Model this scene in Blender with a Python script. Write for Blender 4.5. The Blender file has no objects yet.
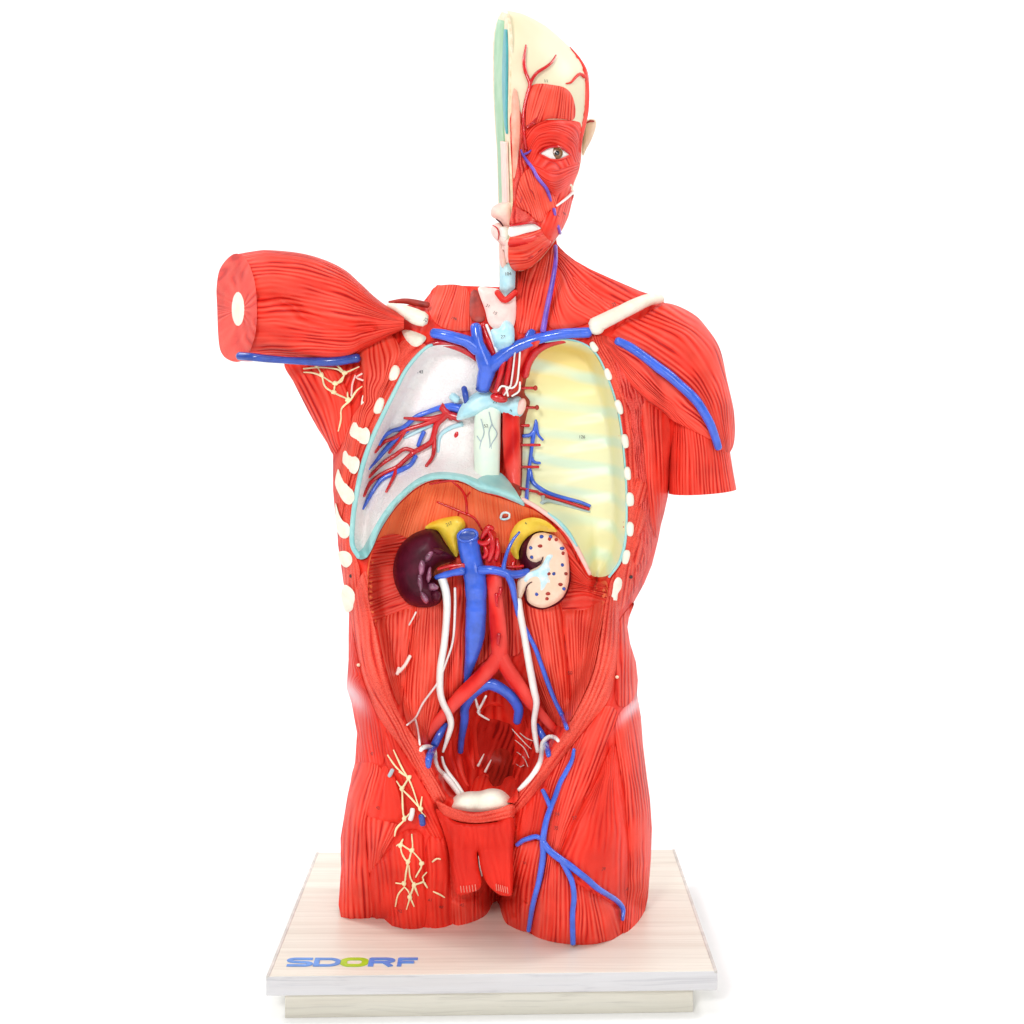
import bpy, math, random
import numpy as np
from mathutils import Vector
from mathutils.geometry import delaunay_2d_cdt
random.seed(7); rng = np.random.default_rng(7)
scene = bpy.context.scene; col = scene.collection
# ------------------------------------------------------------------ camera geometry
F, CX, CY, H = 1389.0, 512.0, 363.0, 0.516      # focal length and principal point in pixels, eye height over the board
Y0, S = 1.30, 0.00094                           # middle plane of the torso, metres per unit of relief
def W(x, y, q):
    x, y, q = np.broadcast_arrays(np.asarray(x, float), np.asarray(y, float), np.asarray(q, float))
    Y = Y0 - q * S
    return np.stack([(x - CX) * Y / F, Y, H - (y - CY) * Y / F], -1)
def q_ground(y): return (Y0 - F * H / (np.asarray(y, float) - CY)) / S
# ------------------------------------------------------------------ curve helpers
def cr(pts, spacing, closed=False, smooth=True):
    P = np.asarray(pts, float); n = len(P)
    if closed: Q = np.vstack([P[-1], P, P[0], P[1]]); m = n
    else: Q = np.vstack([2 * P[0] - P[1], P, 2 * P[-1] - P[-2]]); m = n - 1
    out = []
    for i in range(m):
        a, b, c, d = Q[i], Q[i + 1], Q[i + 2], Q[i + 3]
        k = max(1, int(round(np.linalg.norm((c - b)[:2]) / spacing)))
        for t in np.arange(k) / k:
            if smooth:
                out.append(.5 * (2 * b + (c - a) * t + (2 * a - 5 * b + 4 * c - d) * t * t + (3 * b - a - 3 * c + d) * t ** 3))
            else: out.append(b + (c - b) * t)
    if not closed: out.append(P[-1])
    return np.array(out)
def resample(pts, n):
    P = cr(pts, 2.0); L = np.r_[0, np.cumsum(np.linalg.norm(np.diff(P[:, :2], axis=0), axis=1))]
    t = np.linspace(0, L[-1], n)
    return np.stack([np.interp(t, L, P[:, k]) for k in range(P.shape[1])], 1)
def pdist(x, y, poly, closed=True, arg=False):
    A = np.asarray(poly, float)[:, :2]; B = np.roll(A, -1, 0)
    if not closed: A, B = A[:-1], B[:-1]
    x = np.atleast_1d(np.asarray(x, float)); y = np.atleast_1d(np.asarray(y, float))
    sh = x.shape; x = x.ravel(); y = y.ravel()
    best = np.full(x.shape, 1e9); by = np.zeros(x.shape)
    for a, b in zip(A, B):
        dx, dy = b - a; L = dx * dx + dy * dy + 1e-12
        t = np.clip(((x - a[0]) * dx + (y - a[1]) * dy) / L, 0, 1)
        ex = a[0] + t * dx - x; ey = a[1] + t * dy - y
        d = np.hypot(ex, ey); w = d < best
        best = np.where(w, d, best); by = np.where(w, y + ey, by)
    return (best.reshape(sh), by.reshape(sh)) if arg else best.reshape(sh)
def inside(x, y, poly):
    A = np.asarray(poly, float)[:, :2]; B = np.roll(A, -1, 0)
    r = np.zeros(np.shape(x), bool)
    for a, b in zip(A, B):
        if a[1] == b[1]: continue
        c = ((a[1] > y) != (b[1] > y)) & (x < (b[0] - a[0]) * (y - a[1]) / (b[1] - a[1]) + a[0])
        r ^= c
    return r
def tps(pts, vals, lam=0.0):
    P = np.asarray(pts, float) / 100; v = np.asarray(vals, float); n = len(P)
    def K(r2): return np.where(r2 > 1e-12, .5 * r2 * np.log(np.maximum(r2, 1e-12)), 0)
    A = np.zeros((n + 3, n + 3)); A[:n, :n] = K(((P[:, None] - P[None]) ** 2).sum(-1)) + lam * np.eye(n)
    A[:n, n] = 1; A[:n, n + 1:] = P; A[n, :n] = 1; A[n + 1:, :n] = P.T
    w = np.linalg.lstsq(A, np.r_[v, 0, 0, 0], rcond=None)[0]
    def f(x, y):
        X = np.stack([np.ravel(x), np.ravel(y)], 1) / 100
        o = K(((X[:, None] - P[None]) ** 2).sum(-1)) @ w[:n] + w[n] + X @ w[n + 1:]
        return o.reshape(np.shape(x))
    return f
def rnd(d, R):
    t = np.clip(1 - d / R, 0, 1); return np.sqrt(np.maximum(1 - t * t, 0))
def sst(t): t = np.clip(t, 0, 1); return t * t * (3 - 2 * t)
def gauss(x, y, cx, cy, sx, sy=None, rot=0):
    sy = sy or sx; c, s = math.cos(math.radians(rot)), math.sin(math.radians(rot))
    dx, dy = x - cx, y - cy; u = dx * c + dy * s; v = -dx * s + dy * c
    return np.exp(-.5 * ((u / sx) ** 2 + (v / sy) ** 2))
# ------------------------------------------------------------------ materials
def nt(name):
    m = bpy.data.materials.new(name); m.use_nodes = True; t = m.node_tree
    return m, t, t.nodes['Principled BSDF'], (lambda k, **kw: mk(t, k, **kw))
def mk(t, kind, **kw):
    n = t.nodes.new(kind)
    for k, v in kw.items():
        if k in n.inputs.keys(): n.inputs[k].default_value = v
        else: setattr(n, k, v)
    return n
def ramp(t, stops, fac):
    r = t.nodes.new('ShaderNodeValToRGB'); e = r.color_ramp.elements
    while len(e) < len(stops): e.new(.5)
    for k, (p, c) in enumerate(stops): e[k].position = p; e[k].color = (*c, 1)
    t.links.new(fac, r.inputs['Fac']); return r
def mixc(t, a, b, fac, mode='MIX'):
    m = t.nodes.new('ShaderNodeMix'); m.data_type = 'RGBA'; m.blend_type = mode
    for sock, v in ((m.inputs[6], a), (m.inputs[7], b)):
        if hasattr(v, 'is_linked'): t.links.new(v, sock)
        else: sock.default_value = (*v, 1)
    if hasattr(fac, 'is_linked'): t.links.new(fac, m.inputs[0])
    else: m.inputs[0].default_value = fac
    return m.outputs[2]
def muscle(name, base, dark, light, p=4.4, L=75., bump=.62, rough=.42, stip=0.0, soft=0.):
    m, t, b, N = nt(name)
    at = N('ShaderNodeAttribute', attribute_name='fib')
    mp = N('ShaderNodeVectorMath', operation='MULTIPLY'); mp.inputs[1].default_value = (1 / p, 1 / L, 1)
    t.links.new(at.outputs['Vector'], mp.inputs[0])
    # evenly spaced moulded grooves, bent and broken up by noise
    n1 = N('ShaderNodeTexNoise', Scale=1.0, Detail=.8, Roughness=.5); t.links.new(mp.outputs[0], n1.inputs['Vector'])
    def sub(mul, add):
        k = N('ShaderNodeVectorMath', operation='MULTIPLY_ADD'); k.inputs[1].default_value = mul; k.inputs[2].default_value = add
        t.links.new(mp.outputs[0], k.inputs[0]); z = N('ShaderNodeTexNoise', Scale=1.0, Detail=1.0); t.links.new(k.outputs[0], z.inputs['Vector']); return z.outputs['Fac']
    def mth(op, a, b=None, c=None):
        k = N('ShaderNodeMath', operation=op)
        for i_, v in enumerate((a, b, c)):
            if v is None: continue
            if hasattr(v, 'is_linked'): t.links.new(v, k.inputs[i_])
            else: k.inputs[i_].default_value = v
        return k.outputs[0]
    sx = N('ShaderNodeSeparateXYZ'); t.links.new(mp.outputs[0], sx.inputs[0])
    arg = mth('MULTIPLY_ADD', sub((.30, .9, 1.), (3.1, 9.7, .4)), 2.4, sx.outputs['X'])
    sn = mth('MULTIPLY_ADD', mth('SINE', mth('MULTIPLY', arg, 6.2832)), .5, .5)
    pr = N('ShaderNodeMapRange'); pr.inputs[1].default_value = .36; pr.inputs[2].default_value = .56; pr.inputs[3].default_value = .12
    t.links.new(sub((.42, 1.5, 1.), (17.7, 2.3, 5.)), pr.inputs[0])
    val = mth('MULTIPLY_ADD', mth('SUBTRACT', sn, .62), pr.outputs[0], .62)
    val = mth('MULTIPLY_ADD', mth('SUBTRACT', n1.outputs['Fac'], .5), .9, val)
    co = N('ShaderNodeTexCoord')
    big = N('ShaderNodeTexNoise', Scale=28.0, Detail=2.0); t.links.new(co.outputs['Object'], big.inputs['Vector'])
    fine = N('ShaderNodeTexNoise', Scale=900.0, Detail=2.0); t.links.new(co.outputs['Object'], fine.inputs['Vector'])
    mid = tuple(.5 * (a + c) for a, c in zip(base, light))
    r = ramp(t, [(.0, dark), (.23, base), (.62, mid), (1., light)], val)  # fibre pattern with groove shade and ridge sheen painted into its colour
    c = mixc(t, r.outputs['Color'], base, soft)
    br = ramp(t, [(.35, (.86, .80, .80)), (.65, (1.06, 1.12, 1.12))], big.outputs['Fac'])
    c = mixc(t, c, br.outputs['Color'], 1.0, 'MULTIPLY')
    if stip:
        fr = ramp(t, [(.36, (.76, .62, .62)), (.5, (1, 1, 1)), (.66, (1.08, 1.4, 1.4))], fine.outputs['Fac'])
        c = mixc(t, c, fr.outputs['Color'], stip, 'MULTIPLY')
    pa = N('ShaderNodeAttribute', attribute_name='pale')
    c = mixc(t, c, (.84, .62, .66), pa.outputs['Fac'])
    t.links.new(c, b.inputs['Base Color'])
    ad = N('ShaderNodeMath', operation='MULTIPLY_ADD'); t.links.new(fine.outputs['Fac'], ad.inputs[0])
    ad.inputs[1].default_value = .12 + .5 * stip; hv = mth('MULTIPLY', val, .42); t.links.new(hv, ad.inputs[2])
    bp = N('ShaderNodeBump', Strength=bump, Distance=.0028); t.links.new(ad.outputs[0], bp.inputs['Height'])
    t.links.new(bp.outputs['Normal'], b.inputs['Normal'])
    b.inputs['Roughness'].default_value = rough; b.inputs['Specular IOR Level'].default_value = .17
    return m
def paint(name, c, rough=.35, var=.10, scale=60., bump=.15, c2=None, coat=0., spec=.5):
    m, t, b, N = nt(name); co = N('ShaderNodeTexCoord')
    n = N('ShaderNodeTexNoise', Scale=scale, Detail=3.0, Roughness=.6); t.links.new(co.outputs['Object'], n.inputs['Vector'])
    lo = c2 if c2 else tuple(v * (1 - var) for v in c); hi = c if c2 else tuple(min(1, v * (1 + var)) for v in c)
    r = ramp(t, [(.36, lo), (.62, hi)], n.outputs['Fac']); t.links.new(r.outputs['Color'], b.inputs['Base Color'])
    n2 = N('ShaderNodeTexNoise', Scale=scale * 7, Detail=2.0); t.links.new(co.outputs['Object'], n2.inputs['Vector'])
    bp = N('ShaderNodeBump', Strength=bump, Distance=.001); t.links.new(n2.outputs['Fac'], bp.inputs['Height'])
    t.links.new(bp.outputs['Normal'], b.inputs['Normal'])
    b.inputs['Roughness'].default_value = rough; b.inputs['Coat Weight'].default_value = coat; b.inputs['Coat Roughness'].default_value = .12
    b.inputs['Specular IOR Level'].default_value = spec
    return m
RED, DK, LT = (.83, .028, .0135), (.50, .007, .005), (.90, .105, .068)
M = {}
M['muscle'] = muscle('fibrous_red', RED, DK, LT)
M['muscle_fine'] = muscle('fine_fibrous_red', (.84, .033, .017), (.46, .006, .005), (.90, .12, .08), p=3.5, L=55)
M['muscle_soft'] = muscle('soft_fibrous_red', (.82, .027, .013), (.54, .008, .006), (.87, .075, .045), p=5.2, L=60, soft=.45)
M['muscle_light'] = muscle('light_fibrous_red', (.87, .058, .030), (.58, .014, .009), (.92, .14, .09), p=2.9, L=70, bump=.55)
M['cut_wall'] = muscle('stippled_red', (.84, .058, .032), (.60, .016, .010), (.90, .12, .08), p=4.4, L=90, stip=.75, bump=.6)
M['rough_red'] = muscle('rough_red', (.80, .040, .027), (.50, .009, .008), (.90, .13, .10), p=6, L=22, stip=.8, bump=.8)
M['trunk'] = muscle('body_red', (.79, .024, .012), (.48, .007, .005), (.85, .065, .04), p=7, L=40, soft=.3)
M['flap'] = muscle('smooth_flap_red', (.78, .024, .012), (.56, .009, .006), (.84, .05, .03), p=6, L=40, soft=.75, bump=.35)
M['face'] = muscle('face_red', (.83, .028, .014), (.50, .007, .005), (.89, .09, .06), p=3.0, L=40, soft=.3, bump=.5)
M['tuft'] = paint('tuft_light_red', (.88, .24, .18), .45)
M['cap'] = muscle('cut_muscle_red', (.82, .034, .020), (.66, .020, .013), (.88, .085, .055), p=7, L=16, bump=.4, stip=.3)
M['diaphragm'] = muscle('orange_red', (.94, .165, .060), (.78, .075, .028), (.94, .25, .11), p=3.4, L=70, soft=.4, bump=.45, rough=.32)
M['pelvis_wall'] = muscle('pelvis_red', (.46, .014, .008), (.24, .006, .005), (.55, .028, .018), p=6, L=30, bump=.6)
M['rectum'] = muscle('rectum_brown', (.32, .016, .008), (.18, .008, .005), (.42, .022, .012), p=6, L=24, bump=.6)
M['pelvis'] = paint('dark_red', (.55, .016, .010), .42, c2=(.34, .010, .006), scale=45, bump=.3)
M['brown'] = paint('brown_red', (.36, .026, .014), .5, var=.3)
M['artery'] = paint('artery_red', (.58, .008, .012), .22, var=.15, coat=.35)
M['artery_light'] = muscle('artery_bright_red', (.80, .030, .022), (.58, .010, .010), (.88, .10, .08), p=10, L=60, bump=.25, rough=.25)
M['vein'] = paint('vein_blue', (.042, .125, .66), .18, var=.16, coat=.4)
M['vein_dark'] = paint('vein_dark_blue', (.022, .065, .36), .25, var=.2, coat=.3)
M['vein_purple'] = paint('vein_violet', (.22, .10, .58), .3, var=.25, c2=(.10, .05, .40))
M['bone'] = paint('bone_white', (.90, .87, .74), .45, c2=(.84, .79, .64), scale=90, bump=.3)
M['white'] = paint('white_enamel', (.90, .89, .84), .35, var=.05)
M['cream'] = paint('skull_cream', (.90, .84, .60), .40, c2=(.88, .82, .56), scale=14)
M['lymph'] = paint('lymph_cream', (.88, .76, .44), .4, var=.1)
M['teal'] = paint('pleura_teal', (.38, .68, .66), .35, c2=(.28, .60, .60), scale=40)
M['green'] = paint('dura_green', (.26, .52, .30), .5, c2=(.38, .60, .40), scale=40)
M['blue_teal'] = paint('sinus_teal', (.06, .36, .40), .45, var=.12)
M['pink'] = paint('mucosa_pink', (.88, .52, .46), .4, c2=(.90, .66, .56), scale=90)
M['pale_pink'] = paint('thyroid_pink', (.88, .60, .55), .4, c2=(.90, .72, .66), scale=60)
M['lung'] = paint('pleura_pale', (.95, .915, .885), .40, c2=(.94, .85, .83), scale=70, bump=1.2)
M['sky'] = paint('cartilage_light_blue', (.42, .74, .83), .32, c2=(.58, .82, .86), scale=80)
M['oesophagus'] = paint('oesophagus_pale_green', (.78, .87, .72), .4, c2=(.70, .84, .72), scale=50)
M['grey'] = paint('nerve_grey', (.42, .52, .55), .4)
M['nerve'] = paint('nerve_white', (.86, .78, .74), .4)
M['kidney'] = paint('kidney_maroon', (.070, .004, .016), .40, var=.3, coat=.0, spec=.22)
M['kidney_fold'] = paint('kidney_fold_violet', (.27, .085, .15), .14, var=.5, coat=1.)  # violet fold paint, lightened to carry the lavender highlights
M['kidney_cut'] = paint('kidney_section_peach', (.88, .62, .44), .4, c2=(.88, .68, .52), scale=70)
M['calyx'] = paint('calyx_pale_blue', (.50, .80, .88), .35, c2=(.80, .88, .86), scale=120)
M['yellow'] = paint('adrenal_yellow', (.92, .68, .07), .35, c2=(.88, .56, .03), scale=70)
M['skin'] = paint('ear_skin', (.90, .72, .52), .45, c2=(.86, .62, .44))
M['iris'] = paint('iris_brown', (.24, .095, .018), .2, c2=(.11, .042, .01), scale=900, coat=.4)
M['black'] = paint('pupil_black', (.006, .005, .005), .1, coat=1)
M['ink'] = paint('printed_black', (.03, .025, .025), .5)
M['ink_red'] = paint('printed_dark_red', (.20, .008, .008), .5)
M['tendon'] = paint('tendon_pale', (.90, .80, .72), .4)
M['blue_logo'] = paint('logo_blue', (.08, .25, .68), .35)
M['green_logo'] = paint('logo_green', (.36, .58, .02), .35)
def costal():                                    # yellow wall of the chest with greenish bands where the ribs lie
    m, t, b, N = nt('costal_yellow'); co = N('ShaderNodeTexCoord')
    sp = N('ShaderNodeSeparateXYZ'); t.links.new(co.outputs['Object'], sp.inputs[0])
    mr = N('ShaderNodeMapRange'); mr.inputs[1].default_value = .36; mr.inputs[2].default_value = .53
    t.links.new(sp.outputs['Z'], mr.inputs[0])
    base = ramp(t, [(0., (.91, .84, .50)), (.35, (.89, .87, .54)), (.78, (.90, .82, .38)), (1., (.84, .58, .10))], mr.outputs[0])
    ns = N('ShaderNodeTexNoise', Scale=9.0, Detail=1.5); t.links.new(co.outputs['Object'], ns.inputs['Vector'])
    f1 = N('ShaderNodeMath', operation='MULTIPLY_ADD'); f1.inputs[1].default_value = .9; t.links.new(sp.outputs['X'], f1.inputs[0]); t.links.new(sp.outputs['Z'], f1.inputs[2])
    f1.inputs[1].default_value = .16
    f2 = N('ShaderNodeMath', operation='MULTIPLY_ADD'); f2.inputs[1].default_value = .030; t.links.new(ns.outputs['Fac'], f2.inputs[0]); t.links.new(f1.outputs[0], f2.inputs[2])
    f3 = N('ShaderNodeMath', operation='MULTIPLY'); f3.inputs[1].default_value = 6.2832 / .0275; t.links.new(f2.outputs[0], f3.inputs[0])
    f4 = N('ShaderNodeMath', operation='SINE'); t.links.new(f3.outputs[0], f4.inputs[0])
    n9 = N('ShaderNodeTexNoise', Scale=16.0, Detail=1.0); t.links.new(co.outputs['Object'], n9.inputs['Vector'])
    f5 = N('ShaderNodeMath', operation='MULTIPLY'); t.links.new(f4.outputs[0], f5.inputs[0]); t.links.new(n9.outputs['Fac'], f5.inputs[1])
    r2 = ramp(t, [(0., (.10, .10, .10)), (.55, (.85, .85, .85))], f5.outputs[0])
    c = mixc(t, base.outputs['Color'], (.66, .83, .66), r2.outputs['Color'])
    t.links.new(c, b.inputs['Base Color']); b.inputs['Roughness'].default_value = .36
    return m
M['costal'] = costal()
def wood(name, tone, streak, sx=3., amount=1.):
    m, t, b, N = nt(name); co = N('ShaderNodeTexCoord')
    mp = N('ShaderNodeMapping'); mp.inputs['Scale'].default_value = (sx, 330., 330.); t.links.new(co.outputs['Object'], mp.inputs[0])
    wp = N('ShaderNodeTexNoise', Scale=9., Detail=2.); t.links.new(co.outputs['Object'], wp.inputs['Vector'])
    va = N('ShaderNodeVectorMath', operation='MULTIPLY_ADD'); va.inputs[1].default_value = (0, 4., 4.)
    t.links.new(wp.outputs['Color'], va.inputs[0]); t.links.new(mp.outputs[0], va.inputs[2])
    n = N('ShaderNodeTexNoise', Scale=1., Detail=3., Roughness=.6); t.links.new(va.outputs[0], n.inputs['Vector'])
    m2 = N('ShaderNodeMapping'); m2.inputs['Scale'].default_value = (1.6, 80., 80.); t.links.new(co.outputs['Object'], m2.inputs[0])
    n2 = N('ShaderNodeTexNoise', Scale=1., Detail=2.); t.links.new(m2.outputs[0], n2.inputs['Vector'])
    r = ramp(t, [(.30, streak), (.46, tone), (.7, tuple(min(.93, v * 1.05) for v in tone))], n.outputs['Fac'])
    r2 = ramp(t, [(.34, (.93, .91, .89)), (.6, (1, 1, 1))], n2.outputs['Fac'])
    c = mixc(t, r.outputs['Color'], r2.outputs['Color'], amount, 'MULTIPLY')
    t.links.new(c, b.inputs['Base Color']); b.inputs['Roughness'].default_value = .42
    bp = N('ShaderNodeBump', Strength=.15, Distance=.0005); t.links.new(n.outputs['Fac'], bp.inputs['Height']); t.links.new(bp.outputs['Normal'], b.inputs['Normal'])
    return m
M['wood'] = wood('ash_veneer', (.76, .74, .645), (.69, .66, .565))
M['wood_edge'] = wood('ash_edge', (.64, .64, .65), (.53, .53, .55))
M['wood_plinth'] = wood('ash_plinth', (.64, .62, .54), (.52, .50, .44))
M['band'] = paint('edge_banding_grey', (.60, .58, .54), .45, var=.12)
M['backdrop'] = paint('white_paper', (.93, .93, .93), .9, var=.004, bump=0.)
# ------------------------------------------------------------------ object helpers
def link(name, me, mat, parent, label=None):
    o = bpy.data.objects.new(name, me); col.objects.link(o)
    if mat is not None and not me.materials: me.materials.append(mat)
    if parent is not None: o.parent = parent
    if label: o['label'] = label
    return o
def mesh_from(name, V, faces, mat, parent, smooth=True, fib=None, pale=None, label=None):
    me = bpy.data.meshes.new(name)
    me.from_pydata([tuple(v) for v in V], [], [tuple(int(i) for i in f) for f in faces]); me.update()
    if smooth: me.polygons.foreach_set('use_smooth', np.ones(len(me.polygons), bool))
    if fib is not None:
        a = me.attributes.new('fib', 'FLOAT_VECTOR', 'POINT'); a.data.foreach_set('vector', np.asarray(fib, np.float32).ravel())
    if pale is not None:
        a = me.attributes.new('pale', 'FLOAT', 'POINT'); a.data.foreach_set('value', np.asarray(pale, np.float32).ravel())
    return link(name, me, mat, parent, label)
def fibres(guides):
    P, V = [], []; v = 0; prev = None
    for g in guides:
        g = resample(g, 9)
        if prev is not None: v += max(2., np.mean(np.linalg.norm(g - prev, axis=1)))
        prev = g; P.append(g); V += [v] * 9
    P = np.vstack(P); d = sum((np.asarray(g[-1], float) - np.asarray(g[0], float)) for g in guides); d /= np.linalg.norm(d)
    if len(guides) < 2: n = np.array([-d[1], d[0]]); return lambda x, y: (x * n[0] + y * n[1], x * d[0] + y * d[1])
    f = tps(P, V, 1e-4)
    return lambda x, y: (f(x, y), x * d[0] + y * d[1])
seedv = [0.]
def relief(name, poly, q, mat, parent, s=4., smooth=True, R=0., Hb=0., thick=6., guides=None, back=None, dline=None,
           pale=None, weld=False, clampz=None, label=None):
    P = cr(poly, s, True, smooth); n = len(P)
    x0, y0 = P.min(0); x1, y1 = P.max(0)
    gx, gy = np.meshgrid(np.arange(x0, x1, s), np.arange(y0, y1, s * .866)); gx = gx + (np.arange(gx.shape[0]) % 2)[:, None] * s * .5
    gx, gy = gx.ravel(), gy.ravel(); k = inside(gx, gy, P); gx, gy = gx[k], gy[k]
    if len(gx): k = pdist(gx, gy, P) > .6 * s; gx, gy = gx[k], gy[k]
    pts = [Vector(p) for p in P] + [Vector((a, b)) for a, b in zip(gx, gy)]
    r = delaunay_2d_cdt(pts, [(i, (i + 1) % n) for i in range(n)], [], 1, 1e-5)
    V2 = np.array([tuple(v) for v in r[0]]); T = np.array([f for f in r[2] if len(f) == 3])
    x, y = V2[:, 0], V2[:, 1]
    d = pdist(x, y, P) if dline is None else pdist(x, y, cr(dline, s), False)
    base = q(x, y) if callable(q) else np.full(x.shape, float(q))
    top = base + (Hb * rnd(d, R) if Hb else 0)
    bq = (back(x, y) if callable(back) else (base - thick if back is None else np.full(x.shape, float(back))))
    bq = np.minimum(bq, top - .02)
    A = V2[T[:, 1]] - V2[T[:, 0]]; B = V2[T[:, 2]] - V2[T[:, 0]]
    fl = (A[:, 0] * B[:, 1] - A[:, 1] * B[:, 0]) > 0            # image y runs down
    T[fl] = T[fl][:, ::-1]
    cnt = {}
    for a, b, c in T:
        for e in ((a, b), (b, c), (c, a)): cnt[e] = 1
    bnd = [e for e in cnt if (e[1], e[0]) not in cnt]
    N = len(V2); WF = W(x, y, top); WB = W(x, y, bq)
    if clampz is not None:
        WB[:, 2] = np.maximum(WB[:, 2], clampz)
    faces = [tuple(t) for t in T] + [tuple(t[::-1] + N) for t in T]
    VV = [WF, WB]; X, Yq = [x, x], [y, y]
    if weld: faces += [(b, a, a + N, b + N) for a, b in bnd]
    else:
        ids = sorted({i for e in bnd for i in e}); mp = {i: 2 * N + k for k, i in enumerate(ids)}; nb = len(ids)
        VV += [WF[ids], WB[ids]]; X += [x[ids]] * 2; Yq += [y[ids]] * 2
        faces += [(mp[b], mp[a], mp[a] + nb, mp[b] + nb) for a, b in bnd]
    X = np.concatenate(X); Yq = np.concatenate(Yq)
    if guides is None: fv, fu = X * .9 + Yq * .25, Yq
    else: fv, fu = fibres(guides)(X, Yq)
    seedv[0] += 7.3
    fib = np.stack([fv, fu, np.full(fv.shape, seedv[0])], 1)
    pl = None
    if pale: pl = np.clip(sum(k * gauss(X, Yq, *a) for k, a in pale), 0, 1)
    return mesh_from(name, np.vstack(VV), faces, mat, parent, True, fib, pl, label)
def limb(name, A, B, thick, qc, mat, parent, n=46, m=56, level=False, caps=(True, True), pw=1.0, label=None, period=1.0, skew=None, dent=None):
    A = resample(A, n); B = resample(B, n); th = np.linspace(0, 2 * np.pi, m, endpoint=False)
    t = np.linspace(0, 1, n); T = np.interp(t, np.linspace(0, 1, len(thick)), thick); Qc = np.interp(t, np.linspace(0, 1, len(qc)), qc)
    c = (A + B) / 2; h = (A - B) / 2; hl = np.linalg.norm(h, axis=1)
    ct, stt = np.cos(th), np.sin(th)
    x = c[:, :1] + h[:, :1] * ct; y = c[:, 1:] + h[:, 1:] * ct
    q = Qc[:, None] + T[:, None] * np.sign(stt) * np.abs(stt) ** pw
    if skew: x = x + np.interp(t, [0, skew[1]], [skew[0], 0])[:, None] * stt
    if dent:
        for line, dep, wd in dent:
            q = q - np.where(stt > 0, dep * np.exp(-(pdist(x, y, cr(line, 3), False) / wd) ** 2), 0)
    if level: y = CY + (y - CY) * Y0 / (Y0 - q * S)
    V = W(x, y, q).reshape(-1, 3)
    fv = th[None] * (hl.mean() * .5 + T.mean() * .5) * period + 0 * x; L = np.r_[0, np.cumsum(np.linalg.norm(np.diff(c, axis=0), axis=1))]
    seedv[0] += 7.3
    fib = np.stack([fv, L[:, None] + 0 * x, np.full(x.shape, seedv[0])], -1).reshape(-1, 3)
    faces = [(i * m + j, i * m + (j + 1) % m, (i + 1) * m + (j + 1) % m, (i + 1) * m + j) for i in range(n - 1) for j in range(m)]
    V = list(V); fib = list(fib)
    for cap, i in ((caps[0], 0), (caps[1], n - 1)):
        if not cap: continue
        b0 = len(V)
        for j in range(m): V.append(V[i * m + j]); fib.append(fib[i * m + j])
        faces.append(tuple(range(b0, b0 + m)) if i else tuple(range(b0 + m - 1, b0 - 1, -1)))
    o = mesh_from(name, V, faces, mat, parent, True, fib, None, label)
    import bmesh
    bm = bmesh.new(); bm.from_mesh(o.data); bmesh.ops.recalc_face_normals(bm, faces=bm.faces); bm.to_mesh(o.data); bm.free()
    return o
def tube(name, paths, rad, mat, parent, surf=None, off=0., m=10, sp=2.5, jit=0., flat=1., label=None, over=None, ov=2.):
    V, Fc, fib = [], [], []
    if not isinstance(paths[0][0], (tuple, list)): paths = [paths]
    for pi, path in enumerate(paths):
        rr = rad[pi] if isinstance(rad, list) else rad
        P = np.array([(p[0], p[1], (p[2] if len(p) > 2 else 0.)) for p in path], float)
        if surf is not None: P[:, 2] += surf(P[:, 0], P[:, 1]) + off
        C = cr(P, sp)
        if surf is not None and all(len(p) < 3 for p in path): C[:, 2] = surf(C[:, 0], C[:, 1]) + off
        if over is not None: C[:, 2] = np.maximum(C[:, 2], over(C[:, 0], C[:, 1]) + ov)
        n = len(C); R = np.interp(np.linspace(0, 1, n), np.linspace(0, 1, np.size(rr)), np.atleast_1d(rr)) if np.size(rr) > 1 else np.full(n, float(np.atleast_1d(rr)[0]))
        if not jit and mat in (M['vein'], M['artery'], M['artery_light']): jit = .05
        if jit: R = R * (1 + jit * np.convolve(rng.normal(size=n + 4), np.ones(5) / 5, 'valid')[:n])
        if n > 4 and surf is not None:
            k = np.ones(5) / 5; z = np.convolve(np.r_[[C[0, 2]] * 2, C[:, 2], [C[-1, 2]] * 2], k, 'valid'); C[:, 2] = z
        t = np.gradient(C, axis=0); t /= np.linalg.norm(t, axis=1)[:, None] + 1e-9
        up = np.array([0, 0, 1.]); a = np.cross(t, up); a /= np.linalg.norm(a, axis=1)[:, None] + 1e-6; b = np.cross(a, t)
        th = np.linspace(0, 2 * np.pi, m, endpoint=False); b0 = len(V)
        ext = [(-.55, .70), (-.2, .95)]
        rings = [(C[0] - t[0] * R[0] * .5, t[0], a[0], b[0], R[0] * .62)] + [(C[i], t[i], a[i], b[i], R[i]) for i in range(n)] + [(C[-1] + t[-1] * R[-1] * .5, t[-1], a[-1], b[-1], R[-1] * .62)]
        for i, (c, _, aa, bb, r) in enumerate(rings):
            for k in th:
                p = c + aa * r * math.cos(k) + bb * r * flat * math.sin(k); V.append(p); fib.append((k * r * .3, i * sp, pi * 5.))
        nr = len(rings)
        Fc += [(b0 + i * m + j, b0 + i * m + (j + 1) % m, b0 + (i + 1) * m + (j + 1) % m, b0 + (i + 1) * m + j) for i in range(nr - 1) for j in range(m)]
        Fc.append(tuple(b0 + j for j in range(m))[::-1]); Fc.append(tuple(b0 + (nr - 1) * m + j for j in range(m)))
    V = np.array(V); o = mesh_from(name, W(V[:, 0], V[:, 1], V[:, 2]), Fc, mat, parent, True, fib, None, label)
    import bmesh
    bm = bmesh.new(); bm.from_mesh(o.data); bmesh.ops.recalc_face_normals(bm, faces=bm.faces); bm.to_mesh(o.data); bm.free()
    return o
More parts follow.
